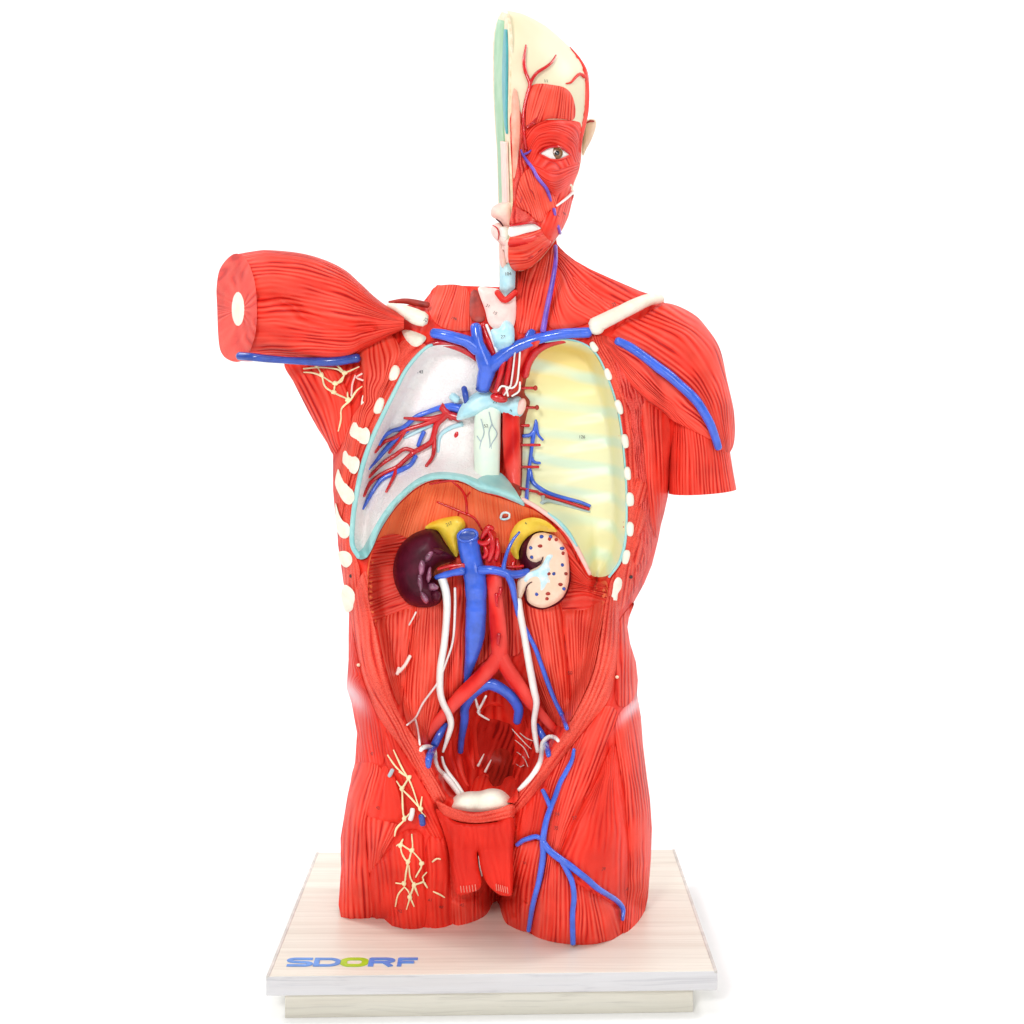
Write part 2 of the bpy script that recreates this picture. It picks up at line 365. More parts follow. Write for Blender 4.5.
def blob(name, cx, cy, rx, ry, q, rq, mat, parent, rot=0., noise=0., n=18, m=26, label=None, sq=1.0):
    c, s = math.cos(math.radians(rot)), math.sin(math.radians(rot)); V, Fc = [], []
    ph = rng.uniform(0, 6.28, 4)
    for i in range(n + 1):
        la = -math.pi / 2 + math.pi * i / n
        for j in range(m):
            lo = 2 * math.pi * j / m; k = 1 + noise * (math.sin(2 * lo + ph[0]) * .6 + math.sin(3 * lo + ph[1]) * .5 + math.sin(5 * lo + ph[2]) * .3)
            f = lambda v: math.copysign(abs(v) ** sq, v)
            a, b = f(math.cos(lo)) * f(math.cos(la)) * rx * k, f(math.sin(lo)) * f(math.cos(la)) * ry * k
            V.append((cx + a * c - b * s, cy + a * s + b * c, q + rq * f(math.sin(la))))
    for i in range(n):
        for j in range(m): Fc.append((i * m + j, i * m + (j + 1) % m, (i + 1) * m + (j + 1) % m, (i + 1) * m + j))
    V = np.array(V); o = mesh_from(name, W(V[:, 0], V[:, 1], V[:, 2]), Fc, mat, parent, True, None, None, label)
    import bmesh
    bm = bmesh.new(); bm.from_mesh(o.data); bmesh.ops.remove_doubles(bm, verts=bm.verts, dist=1e-7); bmesh.ops.recalc_face_normals(bm, faces=bm.faces); bm.to_mesh(o.data); bm.free()
    return o
def loft(name, A, B, mat, parent, n=60, m=6, off=0., thick=3., label=None):      # ruled sheet between two space curves (x, y, q)
    A = resample(A, n); B = resample(B, n); t = np.linspace(0, 1, m)[None, :, None]
    G = A[:, None] * (1 - t) + B[:, None] * t
    V = W(G[..., 0], G[..., 1], G[..., 2]).reshape(-1, 3)
    Fc = [(i * m + j, i * m + j + 1, (i + 1) * m + j + 1, (i + 1) * m + j) for i in range(n - 1) for j in range(m - 1)]
    o = mesh_from(name, V + np.array([-off, 0, 0]), Fc, mat, parent, True, None, None, label)
    md = o.modifiers.new('thickness', 'SOLIDIFY'); md.thickness = thick * S; md.offset = 0
    return o
# ------------------------------------------------------------------ the torso: overall shape
def empty(name, loc, label, cat):
    o = bpy.data.objects.new(name, None); col.objects.link(o); o.empty_display_size = .05
    o['label'] = label; o['category'] = cat; return o
torso = empty('anatomical_torso', (0, 0, 0), 'red muscle and organ torso model with half a head, open in front, on a board', 'anatomical model')
BOTTOM = [(341, 917), (351, 919), (367, 917), (384, 919), (392, 926), (404, 929), (421, 927), (429, 928), (449, 924), (469, 923), (486, 916), (496, 908),
          (500, 914), (507, 925), (529, 933), (548, 941), (574, 945), (597, 944), (612, 940), (622, 934), (634, 926), (640, 918), (645, 911)]
RIGHT = [(648, 897), (651, 858), (652, 828), (650, 799), (646, 770), (643, 744), (641, 717), (637, 694), (638, 680), (636, 662), (630, 643),
         (627.5, 627), (630, 612), (634, 602), (644, 584), (652, 565), (658, 541), (661, 525), (664, 514), (668, 496), (672, 455), (684, 420), (690, 380),
         (690, 340), (672, 308), (655, 296), (640, 291), (611, 278.5), (590, 269), (575, 260.5), (564, 252), (557, 244)]
NECKTOP = [(556, 236), (535, 236), (516, 240), (515, 284), (498, 287), (470, 286), (437, 285)]
LEFT = [(431, 292), (424, 301), (412, 304), (396, 308), (380, 318), (362, 328), (330, 342), (290, 352), (283, 361), (295, 385), (306, 407), (318, 429), (329, 446),
        (333, 455), (333, 470), (333, 490), (335, 512), (337, 525), (338, 545), (341, 566), (344, 585), (347, 603), (349, 614), (348.5, 635), (348.5, 659),
        (346.6, 688), (351.5, 703), (357, 733), (355, 762), (347.6, 795), (340.5, 838), (341, 869), (338.5, 905)]
SIL = BOTTOM + RIGHT + NECKTOP + LEFT
BL = np.array(BOTTOM, float); RL, LL = cr(RIGHT, 4), cr(LEFT, 4)
Qf = tps(*zip(*[((x, y), q) for x, y, q in [
    (535, 302, 34), (480, 300, 26), (455, 300, 20), (535, 255, 4), (548, 268, 14), (590, 300, 26), (600, 330, 48), (660, 330, 42), (420, 335, 42), (392, 345, 34), (560, 335, 50),
    (595, 400, 64), (640, 420, 60), (400, 400, 55), (365, 450, 50), (500, 340, 46), (650, 470, 46), (640, 520, 62), (350, 520, 46), (500, 480, 66), (500, 600, 72),
    (620, 620, 68), (360, 620, 56), (610, 700, 74), (370, 700, 62), (500, 800, 78), (430, 800, 68), (560, 790, 80), (640, 760, 62), (355, 780, 46), (580, 850, 90),
    (580, 930, 80), (520, 900, 72), (630, 880, 62), (400, 850, 56), (405, 925, 38), (350, 900, 30), (450, 900, 44), (485, 900, 34), (475, 850, 58),
    (310, 400, 12), (325, 430, 20), (300, 370, 8), (335, 380, 22)]]), lam=.002)
PSL = cr([(437, 806), (442, 820), (448, 842), (452, 872), (457, 897), (471, 896), (481, 890)], 3)
PSL = np.vstack([PSL, cr([(488, 882), (494, 891), (500, 898), (511, 898), (515, 890), (515.5, 850), (515.5, 806)], 3)])
def TS(x, y):
    x, y = np.asarray(x, float), np.asarray(y, float)
    d = np.minimum(pdist(x, y, RL, False), pdist(x, y, LL, False))
    q = Qf(x, y) * rnd(d, 46.)
    lo = y > 780
    if np.any(lo):
        db, yb = pdist(x, y, BL, False, True)
        w = np.where(lo, np.exp(-(db / 26) ** 1.3), 0); q = q * (1 - w) + q_ground(np.maximum(yb, 880)) * w
    q = q - 9 * np.exp(-(pdist(x, y, PSL, False) / 3.2) ** 2)
    # cleft between the thighs
    q = q - 34 * np.exp(-.5 * ((x - 494) / 7) ** 2) * sst((y - 850) / 30) * (1 - .75 * sst((y - 895) / 22))
    return q
CAV = [(427, 346), (417, 355), (405.5, 370), (394.5, 391), (381.5, 417), (371, 440), (361.5, 468), (354.5, 500), (351.5, 525), (351.5, 545), (358, 560), (367, 572), (368.5, 600), (376, 633), (383, 664),
       (394, 702), (408, 729), (422, 748), (435, 776), (446, 797), (474, 811), (513, 803), (521, 790), (548, 756), (566, 729), (583, 698), (595, 668), (602, 629),
       (605, 600), (609, 578), (620, 561), (625, 537), (626, 500), (624, 466), (620, 427), (615, 402), (607, 378), (597, 357), (587, 346), (577, 342), (558, 339),
       (530, 338), (505, 338), (480, 341), (455, 343)]
CV = cr(CAV, 4, True)
RIM = [(364, 560), (370, 546), (379, 525), (388, 510), (398, 498), (418, 482), (437, 477), (461, 479), (480, 486), (500, 492), (519, 499), (538, 508), (557, 523),
       (570, 537), (581, 556), (590, 574), (600, 580)]
RMc = cr(RIM, 4)
Fl = tps(*zip(*[((x, y), q) for x, y, q in [
    (440, 350, 18), (400, 420, 6), (440, 390, 8), (440, 440, 4), (375, 500, 8), (365, 540, 12), (400, 470, 0), (550, 360, 16), (560, 400, 4), (600, 450, 8), (590, 530, 8), (560, 470, 2),
    (500, 420, 12), (500, 360, 26), (500, 345, 34), (480, 520, 18), (430, 560, 2), (560, 600, 4), (480, 570, 6), (395, 600, 4), (480, 640, 8), (400, 650, 14), (580, 650, 16),
    (430, 660, 22), (550, 660, 22), (490, 680, 14), (495, 745, -34), (475, 760, -28), (510, 765, -26), (440, 740, 6), (550, 725, 8), (470, 720, -10), (515, 715, -10), (490, 705, -6), (490, 788, 0), (450, 780, 10), (525, 770, 10)]]), lam=.002)
def floorq(x, y):
    d = pdist(x, y, RMc, False)
    return Fl(x, y) + 40 * np.exp(-(d / 13) ** 1.6) * sst((x - 362) / 12) * (1 - sst((x - 588) / 10))
def TSC(x, y):
    x, y = np.asarray(x, float), np.asarray(y, float); t = TS(x, y)
    w = sst(np.where(inside(x, y, CV), pdist(x, y, CV), 0) / 13.)
    return t * (1 - w) + np.minimum(floorq(x, y), t - 2) * w
backq = lambda x, y: -78 * rnd(np.minimum(pdist(x, y, RL, False), pdist(x, y, LL, False)), 50.) - 1
trunk = relief('trunk', SIL, TSC, M['trunk'], torso, s=3.2, smooth=False, back=backq, clampz=-.003,
               pale=[(.8, (348, 692, 5, 13, -38)), (.8, (633, 707, 3.5, 14, 42))])
# ------------------------------------------------------------------ muscles
def mus(poly, guides, mat='muscle', Hb=5., R=13., surf=TS, up=1.2, s=3.2, label=None, pale=None, thick=9., parent=None, name='muscle', smooth=True):
    return relief(name, poly, lambda x, y: surf(x, y) + up, M[mat], parent or torso, s=s, R=R, Hb=Hb, thick=thick + Hb, guides=guides, label=label, pale=pale, smooth=smooth)
mus([(557, 247), (575, 261.5), (611, 279.5), (640, 291.5), (650, 296), (628, 304), (606, 314), (590, 322), (570, 328), (549, 326), (552, 300), (556, 275)],
    [[(560, 249), (600, 275), (648, 297)], [(558, 258), (585, 290), (618, 309)], [(557, 275), (568, 305), (592, 322)], [(553, 292), (555, 310), (560, 326)]], 'muscle', 4, 12)
mus([(572, 272), (598, 292), (612, 306), (604, 313), (588, 300), (573, 283)], [[(574, 272), (612, 304)], [(572, 280), (604, 312)]], 'muscle_fine', 4, 9, up=3)
mus([(519, 268), (534, 262), (550, 250), (557, 247), (556, 272), (552, 296), (546, 326), (528, 333), (517, 330), (515.5, 300)],
    [[(554, 250), (541, 290), (534, 332)], [(557, 262), (552, 300), (546, 330)], [(530, 266), (525, 300), (520, 330)]][::-1] and
    [[(525, 268), (520, 300), (517, 330)], [(545, 258), (535, 295), (528, 332)], [(556, 250), (551, 296), (545, 330)]], 'muscle_fine', 6, 16)
mus([(436, 286.5), (466, 287.5), (470, 312), (470, 330), (444, 328), (432, 318), (428, 303)], [[(432, 312), (440, 290)], [(444, 326), (456, 288)], [(466, 330), (468, 288)]], 'muscle_light', 2, 8,
    label='cut neck muscle beside the throat')
deltline = [(640, 312), (666, 303), (692, 313), (707, 328), (720, 349), (727.5, 382), (734, 412), (734.5, 440), (729, 453)]
DLc = cr(deltline, 4)
Qd = tps([(617, 341), (640, 330), (660, 340), (690, 350), (700, 390), (720, 430), (670, 385), (640, 380), (605, 340), (668, 412), (700, 420), (725, 450)],
         [49, 50, 55, 58, 60, 50, 58, 55, 48, 50, 54, 46], .002)
delt = lambda x, y: Qd(x, y) * rnd(pdist(x, y, DLc, False) + 1.5, 40)
relief('deltoid', [(606, 336), (612, 333), (628, 319), (645, 311), (666, 303), (692, 313), (707, 328), (720, 349), (727.5, 382), (734, 412), (734.5, 440), (729, 453), (720, 449), (711, 425),
                  (698, 404), (680, 386), (660, 369), (637, 351), (617, 342)], delt, M['muscle'], torso, s=3.2, R=14, Hb=6, smooth=True, back=lambda x, y: -40 * rnd(pdist(x, y, DLc, False), 40),
       guides=[[(612, 340), (660, 366), (698, 401), (719, 448)], [(628, 324), (680, 352), (712, 396), (725, 450)], [(645, 313), (695, 338), (722, 385), (730, 448)], [(668, 305), (712, 335), (730, 385), (735, 440)]])
relief('chest_muscle', [(597, 337), (606, 336), (617, 341), (637, 352), (659, 369), (679, 386), (697, 404), (713, 438), (700, 434), (688, 428), (672, 420), (660, 409), (646, 400), (632, 386), (616, 362)],
       lambda x, y: np.maximum(TS(x, y), Qd(x, y) - 6) + 1, M['muscle_fine'], torso, s=3.2, R=12, Hb=5, thick=34,
       guides=[[(600, 339), (635, 388), (668, 414)], [(605, 342), (650, 388), (700, 432)], [(612, 341), (660, 372), (706, 420)]])
limb('upper_arm', [(671, 405), (670, 440), (669, 470), (668.5, 493)], [(719, 405), (728, 440), (733, 470), (736.5, 489)], [34, 36, 38, 38], [8, 6, 4, 2], M['muscle'], torso, level=True, period=1.2)
mus([(641, 402), (655, 408), (668, 418), (670, 440), (669, 470), (667, 496), (663, 514), (657, 538), (651, 520), (648, 490), (644, 450)],
    [[(643, 405), (648, 470), (655, 535)], [(655, 410), (658, 470), (660, 520)], [(668, 420), (668, 470), (664, 512)]], 'muscle', 5, 11, label='fluted side muscle under the arm')
mus([(610, 352), (620, 366), (634, 388), (646, 402), (642, 425), (644, 455), (649, 500), (653, 540), (645, 570), (632, 596), (626, 600), (633, 575), (636, 540), (638, 505), (634, 460), (628, 415), (618, 385)],
    [[(612, 356), (634, 450), (636, 590)], [(628, 380), (640, 460), (645, 570)], [(644, 402), (648, 470), (653, 540)]], 'rough_red', 3, 9)
mus([(590, 336), (600, 338), (612, 354), (622, 385), (631, 415), (637, 460), (641, 505), (639, 545), (634, 578), (628, 600), (618, 612), (607, 606), (610, 582), (622, 563), (627, 537), (628, 500), (626, 466), (622, 427), (617, 402), (609, 378), (599, 357)],
    [[(592, 338), (618, 400), (627, 500), (612, 600)], [(602, 342), (632, 410), (640, 500), (626, 604)]], 'cut_wall', 2, 6, name='chest_wall_rim', label='stippled cut chest wall beside the yellow cavity')
for y0, y1, dx in ((478, 505, 0), (506, 535, 0), (536, 566, -2)):
    mus([(637 + dx, y0), (646 + dx, y0 + 5), (647 + dx, y1 - 6), (641 + dx, y1), (635 + dx, y1 - 4), (634 + dx, y0 + 8)], None, 'cut_wall', 3, 6, up=2.5, name='wall_lobe')
mus([(634, 603), (629, 618), (627, 630), (630, 645), (635.5, 663), (637.5, 680), (634, 697), (626, 707), (616, 700), (617, 660), (618, 625)],
    [[(618, 620), (618, 700)], [(626, 612), (625, 660), (626, 705)], [(632, 606), (633, 660), (636, 695)]], 'muscle', 4, 9)
# wall cut open around the belly
mus([(606, 598), (618, 600), (619, 630), (617, 660), (614, 680), (606, 704), (586, 728), (563, 757), (528, 801), (514, 814), (512, 802), (521, 790), (548, 756), (566, 729), (583, 698), (595, 668), (602, 629)],
    [[(607, 600), (595, 668), (566, 730), (515, 802)], [(613, 600), (606, 672), (576, 729), (520, 806)], [(619, 600), (616, 675), (586, 730), (524, 810)]], 'cut_wall', 5, 9, up=2, name='belly_wall_rim', thick=12)
mus([(367, 572), (368.5, 600), (376, 633), (383, 664), (394, 702), (408, 729), (422, 748), (435, 776), (446, 798), (437, 803), (430, 795), (416, 770), (397, 742), (378, 716), (364, 680), (355, 640), (351, 616), (353, 600), (358, 580)],
    [[(353, 600), (366, 680), (400, 745), (432, 798)], [(360, 600), (374, 675), (408, 742), (437, 798)], [(368, 600), (384, 670), (414, 740), (444, 796)]], 'cut_wall', 4, 10, up=2, name='belly_wall_rim', thick=12)
mus([(350, 618), (355, 645), (363, 681), (378, 717), (386, 728), (383, 763), (372, 764), (359, 762), (358, 733), (352.5, 704), (347.6, 688), (349.5, 659)],
    [[(351, 622), (352, 690), (362, 762)], [(356, 650), (366, 705), (374, 762)], [(362, 680), (378, 720), (384, 762)]], 'muscle_soft', 3, 10, pale=[(.85, (350, 692, 5, 14, -38))])
# thigh on the left of the picture
mus([(386, 728), (398, 745), (412, 768), (430, 797), (437, 815), (446, 838), (430, 836), (412, 806), (396, 776), (385, 763)], [[(387, 740), (402, 780), (432, 834)], [(398, 746), (420, 785), (444, 834)]], 'muscle_soft', 3, 10)
mus([(356, 764), (380, 767), (378, 800), (367, 816), (366, 845), (369, 873), (372, 916), (352, 918), (342, 916), (340, 905), (343, 870), (342, 840), (348, 800)],
    [[(357, 766), (347, 800), (343, 850), (342, 910)], [(370, 770), (354, 820), (352, 870), (353, 914)], [(380, 768), (366, 820), (366, 870), (370, 914)]], 'muscle', 5, 13)
mus([(384, 766), (397, 782), (406, 812), (394, 822), (367, 815), (374, 790)], [[(382, 768), (368, 812)], [(388, 774), (384, 818)], [(396, 784), (402, 812)]], 'muscle_soft', 5, 12)
mus([(367, 817), (393, 823), (400, 828), (386, 850), (370, 873), (367, 848)], [[(368, 820), (369, 870)], [(381, 820), (374, 866)], [(396, 826), (382, 852)]], 'muscle', 3, 9)
mus([(370, 875), (388, 851), (402, 832), (422, 834), (425, 870), (424, 926), (405, 928.5), (393, 925), (384, 918), (373, 916)],
    [[(372, 880), (374, 915)], [(390, 855), (398, 925)], [(420, 836), (422, 925)]], 'muscle_soft', 6, 15)
mus([(428, 840), (440, 838), (449, 842), (452, 925), (431, 928), (426, 900)], [[(430, 842), (430, 925)], [(446, 842), (449, 922)]], 'muscle_soft', 4, 9)
mus([(450, 845), (470, 870), (492, 880), (496, 906), (486, 916), (469, 923), (453, 924)], [[(452, 850), (456, 922)], [(472, 875), (474, 920)], [(492, 884), (492, 908)]], 'muscle', 5, 12)
# thigh on the right of the picture
mus([(514, 816), (528, 803), (546, 786), (553, 800), (547, 822), (542, 838), (528, 838), (514, 844)], [[(516, 820), (515, 840)], [(532, 804), (526, 838)], [(550, 796), (542, 834)]], 'muscle_soft', 3, 9)
mus([(513, 848), (528, 841), (542, 843), (540, 870), (532, 905), (529, 931), (507, 924), (500, 912), (498, 897), (510, 893)],
    [[(512, 852), (501, 900), (504, 920)], [(526, 846), (515, 890), (516, 926)], [(541, 846), (534, 890), (528, 930)]], 'muscle', 5, 12)
mus([(547, 786), (562, 759), (586, 730), (606, 706), (618, 716), (606, 745), (596, 775), (580, 805), (566, 835), (556, 858), (545, 842), (550, 812)],
    [[(566, 756), (552, 800), (547, 840)], [(588, 730), (566, 790), (552, 850)], [(614, 712), (585, 785), (558, 854)]], 'muscle', 5, 14)
mus([(546, 846), (558, 862), (572, 880), (592, 893), (612, 906), (620, 933), (597, 943.5), (574, 944.5), (549, 941), (531, 932), (535, 905), (542, 872)],
    [[(546, 850), (538, 890), (532, 930)], [(556, 865), (556, 900), (554, 940)], [(575, 884), (577, 910), (576, 943)], [(600, 900), (606, 920), (610, 938)]], 'muscle', 6, 15)
mus([(606, 758), (615, 745), (622, 792), (627, 850), (626, 905), (614, 904), (592, 890), (574, 876), (559, 858), (570, 832), (584, 802), (596, 782)],
    [[(600, 775), (575, 830), (562, 856)], [(608, 765), (598, 840), (592, 888)], [(616, 760), (620, 840), (622, 902)]], 'muscle_soft', 7, 18)
mus([(618, 716), (636, 699), (640.5, 717), (643, 744), (649.5, 799), (651.5, 828), (650.5, 858), (647.5, 897), (643, 914), (634, 926), (623, 932), (628, 890), (629, 850), (624, 790), (616, 742)],
    [[(617, 725), (626, 800), (628, 880), (626, 928)], [(628, 712), (640, 800), (642, 870), (638, 915)], [(638, 705), (650, 800), (651, 860), (647, 895)]], 'muscle', 5, 13, pale=[(.8, (633, 707, 3.5, 13, 42))])
# flap of the back and front strip of the armpit, left of the picture
mus([(285, 362), (320, 358), (338, 372), (350, 400), (350, 425), (340, 447), (333, 454), (326, 441), (317, 427), (306, 407), (296, 386)],
    [[(286, 365), (308, 408), (332, 450)], [(305, 362), (325, 405), (337, 445)], [(322, 362), (338, 400), (344, 438)]], 'muscle', 5, 12, label='fluted back muscle hanging below the raised arm')
mus([(356, 332), (372, 330), (388, 331), (400, 350), (392, 372), (382, 396), (366, 432), (352, 470), (345, 500), (340, 520), (336, 500), (335, 470), (342, 445), (352, 418), (362, 400), (362, 370), (358, 350)],
    [[(360, 336), (364, 400), (342, 470), (338, 510)], [(374, 334), (378, 390), (352, 450), (342, 512)], [(388, 334), (394, 360), (370, 420), (345, 505)]], 'muscle_light', 4, 10, up=5)
mus([(396, 352), (404, 340), (426, 345), (417, 354), (405, 369), (394, 390), (381, 416), (370.5, 440), (361, 467), (354, 500), (351, 525), (351, 545), (360, 572), (352, 600), (345, 590), (341, 560), (340, 520), (346, 490), (356, 455), (372, 418), (388, 380)],
    [[(402, 345), (370, 420), (346, 500), (345, 590)], [(420, 347), (385, 395), (352, 500), (352, 590)]], 'cut_wall', 2, 6, name='chest_wall_rim', label='stippled cut chest wall beside the pale cavity', up=2.5)
# ------------------------------------------------------------------ raised arm stump
arm = limb('arm_stump', [(238, 254), (252, 251.5), (268, 250), (300, 253), (325, 260), (345, 270), (360, 283), (375, 297), (390, 308), (404, 316)],
           [(240, 361), (250, 361.5), (265, 361), (300, 363), (330, 363), (350, 360), (362, 352), (374, 345), (388, 337), (404, 329)],
           [50, 53, 55, 55, 54, 50, 44, 36, 28, 20], [0, 1, 2, 4, 8, 12, 16, 22, 28, 36], M['muscle'], torso, n=110, m=110, caps=(False, True), period=1.0, skew=(17.6, .5),
           dent=[([(258, 296), (275, 298), (292, 305), (305, 316), (322, 322), (345, 326), (372, 328)], 9, 5), ([(330, 268), (352, 290), (372, 306), (396, 318)], 3, 4), ([(256, 330), (290, 340), (330, 342), (360, 342)], 3, 5)])
armq = lambda x, y: 6 + 50 * np.sqrt(np.maximum(1 - ((y - (308 + (x - 240) * .07)) / (56 - np.maximum(x - 300, 0) * .22)) ** 2, 0))
CAP = [(237, 253.5), (228, 258), (219.5, 270), (216.5, 288), (217, 305), (218.5, 340), (222, 354), (230, 360.5), (240, 361.5), (249, 352.5), (255.2, 334), (257, 309), (254.4, 280), (247, 260.5)]
cap = relief('cut_face', CAP, lambda x, y: (x - 237) / 19 * 50 + .3, M['cap'], arm, s=3.2, thick=4, R=4, Hb=1.2, guides=[[(222, 260), (240, 309)], [(250, 270), (240, 309)], [(252, 340), (240, 309)], [(222, 345), (240, 309)]])
relief('bone_section', [(238 + 6.6 * math.cos(a) , 309 + 17.5 * math.sin(a)) for a in np.linspace(0, 2 * math.pi, 18)[:-1]], lambda x, y: (x - 237) / 19 * 50 + 1.2, M['bone'], arm, s=2.4, R=3, Hb=2.2, thick=5)
tube('vein', [(239, 356, 34), (252, 357, 42), (270, 359, 40), (300, 361, 36), (330, 361.5, 32), (358, 358, 36)], (4.3, 4, 3.6, 4.2, 5.0, 4.6), M['vein_dark'], arm, label='dark blue vein along the underside of the raised arm')
# ------------------------------------------------------------------ bones
def rib(x, y, rx, ry, rot, noise=.05, q=None, mat='bone', rq=4.):
    return blob('rib_end', x, y, rx, ry, (float(TS(np.array([x]), np.array([y]))[0]) + 3.6) if q is None else q, rq, M[mat], torso, rot, noise, sq=.75)
for a in [(594, 347, 3.4, 5.6, -35), (608, 374.5, 3.2, 6.4, -22), (619, 407, 3.6, 7.4, -18), (625, 441, 3.5, 7.5, -10), (627.5, 473.5, 3.5, 6.8, -4), (630, 499.5, 3.9, 7.3, -2), (630, 529, 3.7, 7.4, 2), (626, 557, 3.8, 7.2, 10)]: rib(*a)
relief('rib_end', [(618, 577), (622, 580), (621.5, 588), (618, 594), (617, 601), (612, 606), (609.5, 602), (612, 594), (614, 582)], lambda x, y: TS(x, y) + 3, M['bone'], torso, s=2.5, R=3.5, Hb=3)
for a in [(394.5, 373.5, 5.0, 8.2, 18), (379, 406, 4.5, 8.8, 18)]: rib(*a)
ribs = []
def ribp(poly, up=4., Hb=2.6):
    p = np.array(poly, float); c = p.mean(0) + np.array([2., 0]); e = 5.
    k, kx, ky = TS(np.array([c[0], c[0] + e, c[0]]), np.array([c[1], c[1], c[1] + e])); kx, ky = min((kx - k) / e, 1.2), (ky - k) / e
    ribs.append((c[0] + 1, c[1], k + up + 2.5 + Hb))
    return relief('rib_end', poly, lambda x, y: k + kx * (x - c[0]) + ky * (y - c[1]) + up + 2.5, M['bone'], torso, s=2.2, R=3, Hb=Hb, thick=12)
ribp([(355, 420), (361, 426), (366, 427), (370, 433), (368, 443), (363, 444), (356, 440), (349.5, 433)])
ribp([(345, 446.5), (350, 454), (355, 456), (359.5, 461), (358, 470), (354, 474), (348, 470), (342.5, 462)])
ribp([(338, 469), (341, 476), (348, 486), (353, 491), (354.5, 499), (350, 504.5), (344, 502), (339, 494), (335, 483)])
ribp([(335.5, 503), (339, 514), (343, 521), (348, 524), (350.5, 531), (347.5, 537.5), (342, 538), (337.5, 532), (335.8, 518)])
ribp([(338, 553), (345, 551), (351, 555), (352, 562), (347, 567.5), (341, 564)])
ribp([(344, 585), (349, 586.5), (354, 592), (355.5, 602), (352, 610), (346, 612), (342.5, 604), (341, 594)])
ribp([(363, 395), (365.5, 408), (361, 405)], up=3, Hb=2)
# collar bones
tube('collar_bone', [(594, 326, 56), (604, 321, 56), (618, 314, 54), (632, 307, 47), (648, 300, 35), (661, 299, 20)], (8.2, 7.6, 7.2, 7.0, 6.4, 4.6), M['bone'], torso, m=18, jit=.04, label='long cream collar bone')
blob('bone_end', 597, 326.5, 8, 8.6, 56, 8, M['bone'], torso, 25, .03)
tube('collar_bone', [(388, 305, 33), (398, 308, 37), (408, 313, 44), (419, 318, 48), (424, 319, 48)], (2.2, 4.4, 6.8, 8.0, 7.4), M['bone'], torso, m=18, label='short cut collar bone')
relief('bone_end', [(402, 331), (408, 330), (416, 332), (426, 337), (423, 343), (417, 347.5), (410, 345), (405, 338)], lambda x, y: TS(x, y) + 3, M['bone'], torso, s=2.4, R=5, Hb=6)
tube('muscle', [(389, 302, 20), (404, 301, 22), (417, 303, 26), (428, 305, 28)], (1.2, 2.6, 3.4, 3.0), M['brown'], torso, label='dark muscle edge over the short collar bone')
# ------------------------------------------------------------------ throat
q0 = TS
relief('throat_hole', [(471, 292), (477, 290.5), (481, 302), (485, 318), (478, 322), (470, 316)], lambda x, y: TS(x, y) + 2.0, M['brown'], torso, s=3, R=5, Hb=2)
relief('thyroid', [(478, 288), (488, 287.5), (498, 289), (508, 296), (515, 292), (516, 315), (512, 330), (505, 327), (497, 330), (489, 324), (485, 310)], lambda x, y: TS(x, y) + 4, M['pale_pink'], torso, s=3, R=8, Hb=5)
tube('throat_muscle', [(497, 292, 40), (505, 300, 44), (516, 292, 44)], (3.2, 3.4, 2.8), M['artery_light'], torso)
relief('larynx', [(500, 262), (514, 262), (515.5, 272), (515, 288), (506, 296), (499.5, 289)], lambda x, y: 34 + 0 * x, M['sky'], torso, s=3, R=8, Hb=8, thick=40, smooth=False)
relief('windpipe', [(491, 330), (499, 328), (504, 321), (509, 321), (514, 328), (514, 345), (511, 362), (497, 362), (494, 344)], lambda x, y: TSC(x, y) + 10 + 0 * x, M['sky'], torso, s=3, R=9, Hb=9, thick=20)
tube('artery', [(483, 325, 40), (489, 341, 44), (497, 360, 40)], 4.2, M['artery'], torso, label='short artery beside the windpipe')
tube('nerve', [(486.5, 325, 46), (493, 341, 49), (499, 358, 45)], 1.5, M['white'], torso)
tube('vein', [(555.5, 246, 30), (555.5, 262, 46), (552, 284, 50), (547, 308, 51), (543, 331, 55)], (2.0, 2.3, 2.6, 2.6, 3.0), M['vein_purple'], torso, label='thin violet vein down the side of the neck')
tube('vein', [(617, 341), (625, 344.5), (636, 351), (648, 359.5), (659, 368), (670, 376), (680, 385), (690, 394), (698, 403), (706, 416), (712, 428), (718.5, 448)],
     (4.4, 4.8, 4.9, 5.0, 5.2, 5.2, 5.0, 5.0, 4.8, 4.6, 4.4, 4.0), M['vein'], torso, surf=lambda x, y: np.maximum(delt(x, y) + 2, TS(x, y)), off=4, m=14, label='thick blue vein across the shoulder')
# ------------------------------------------------------------------ chest cavity
LUNG = [(428, 348), (418, 356.5), (407, 371.5), (396, 392), (383, 418), (372.5, 441), (363.5, 468), (356.5, 500), (353.5, 525), (353.5, 545), (361, 556), (368, 546), (377, 524), (387, 508), (398, 496), (418, 481), (437, 475),
        (461, 477), (482, 484), (484, 440), (486, 392), (482, 372), (476, 358), (458, 347), (440, 345)]
relief('lung_lining', LUNG, lambda x, y: TSC(x, y) + 2.5, M['lung'], torso, s=3.0, thick=6, label='pale pink lining of the emptied chest side')
COST = [(526, 372), (534, 357), (545, 346), (558, 340), (577, 342.3), (587, 346.5), (596.7, 357), (607, 378.5), (614.8, 402.5), (619.8, 427.5), (623.8, 466), (625.6, 500), (624.6, 537), (619.5, 560.5), (609, 574.5), (597, 577),
        (590, 573), (582, 555), (571, 536), (558, 522), (539, 507), (520, 496), (521, 440)]
relief('chest_lining', COST, lambda x, y: TSC(x, y) + 2.5 + 1.3 * np.sin((y + .16 * x) / 27 * 6.283) * sst((pdist(x, y, COST) - 4) / 16), M['costal'], torso, s=3.0, thick=6, label='yellow lining of the chest with pale green bands')
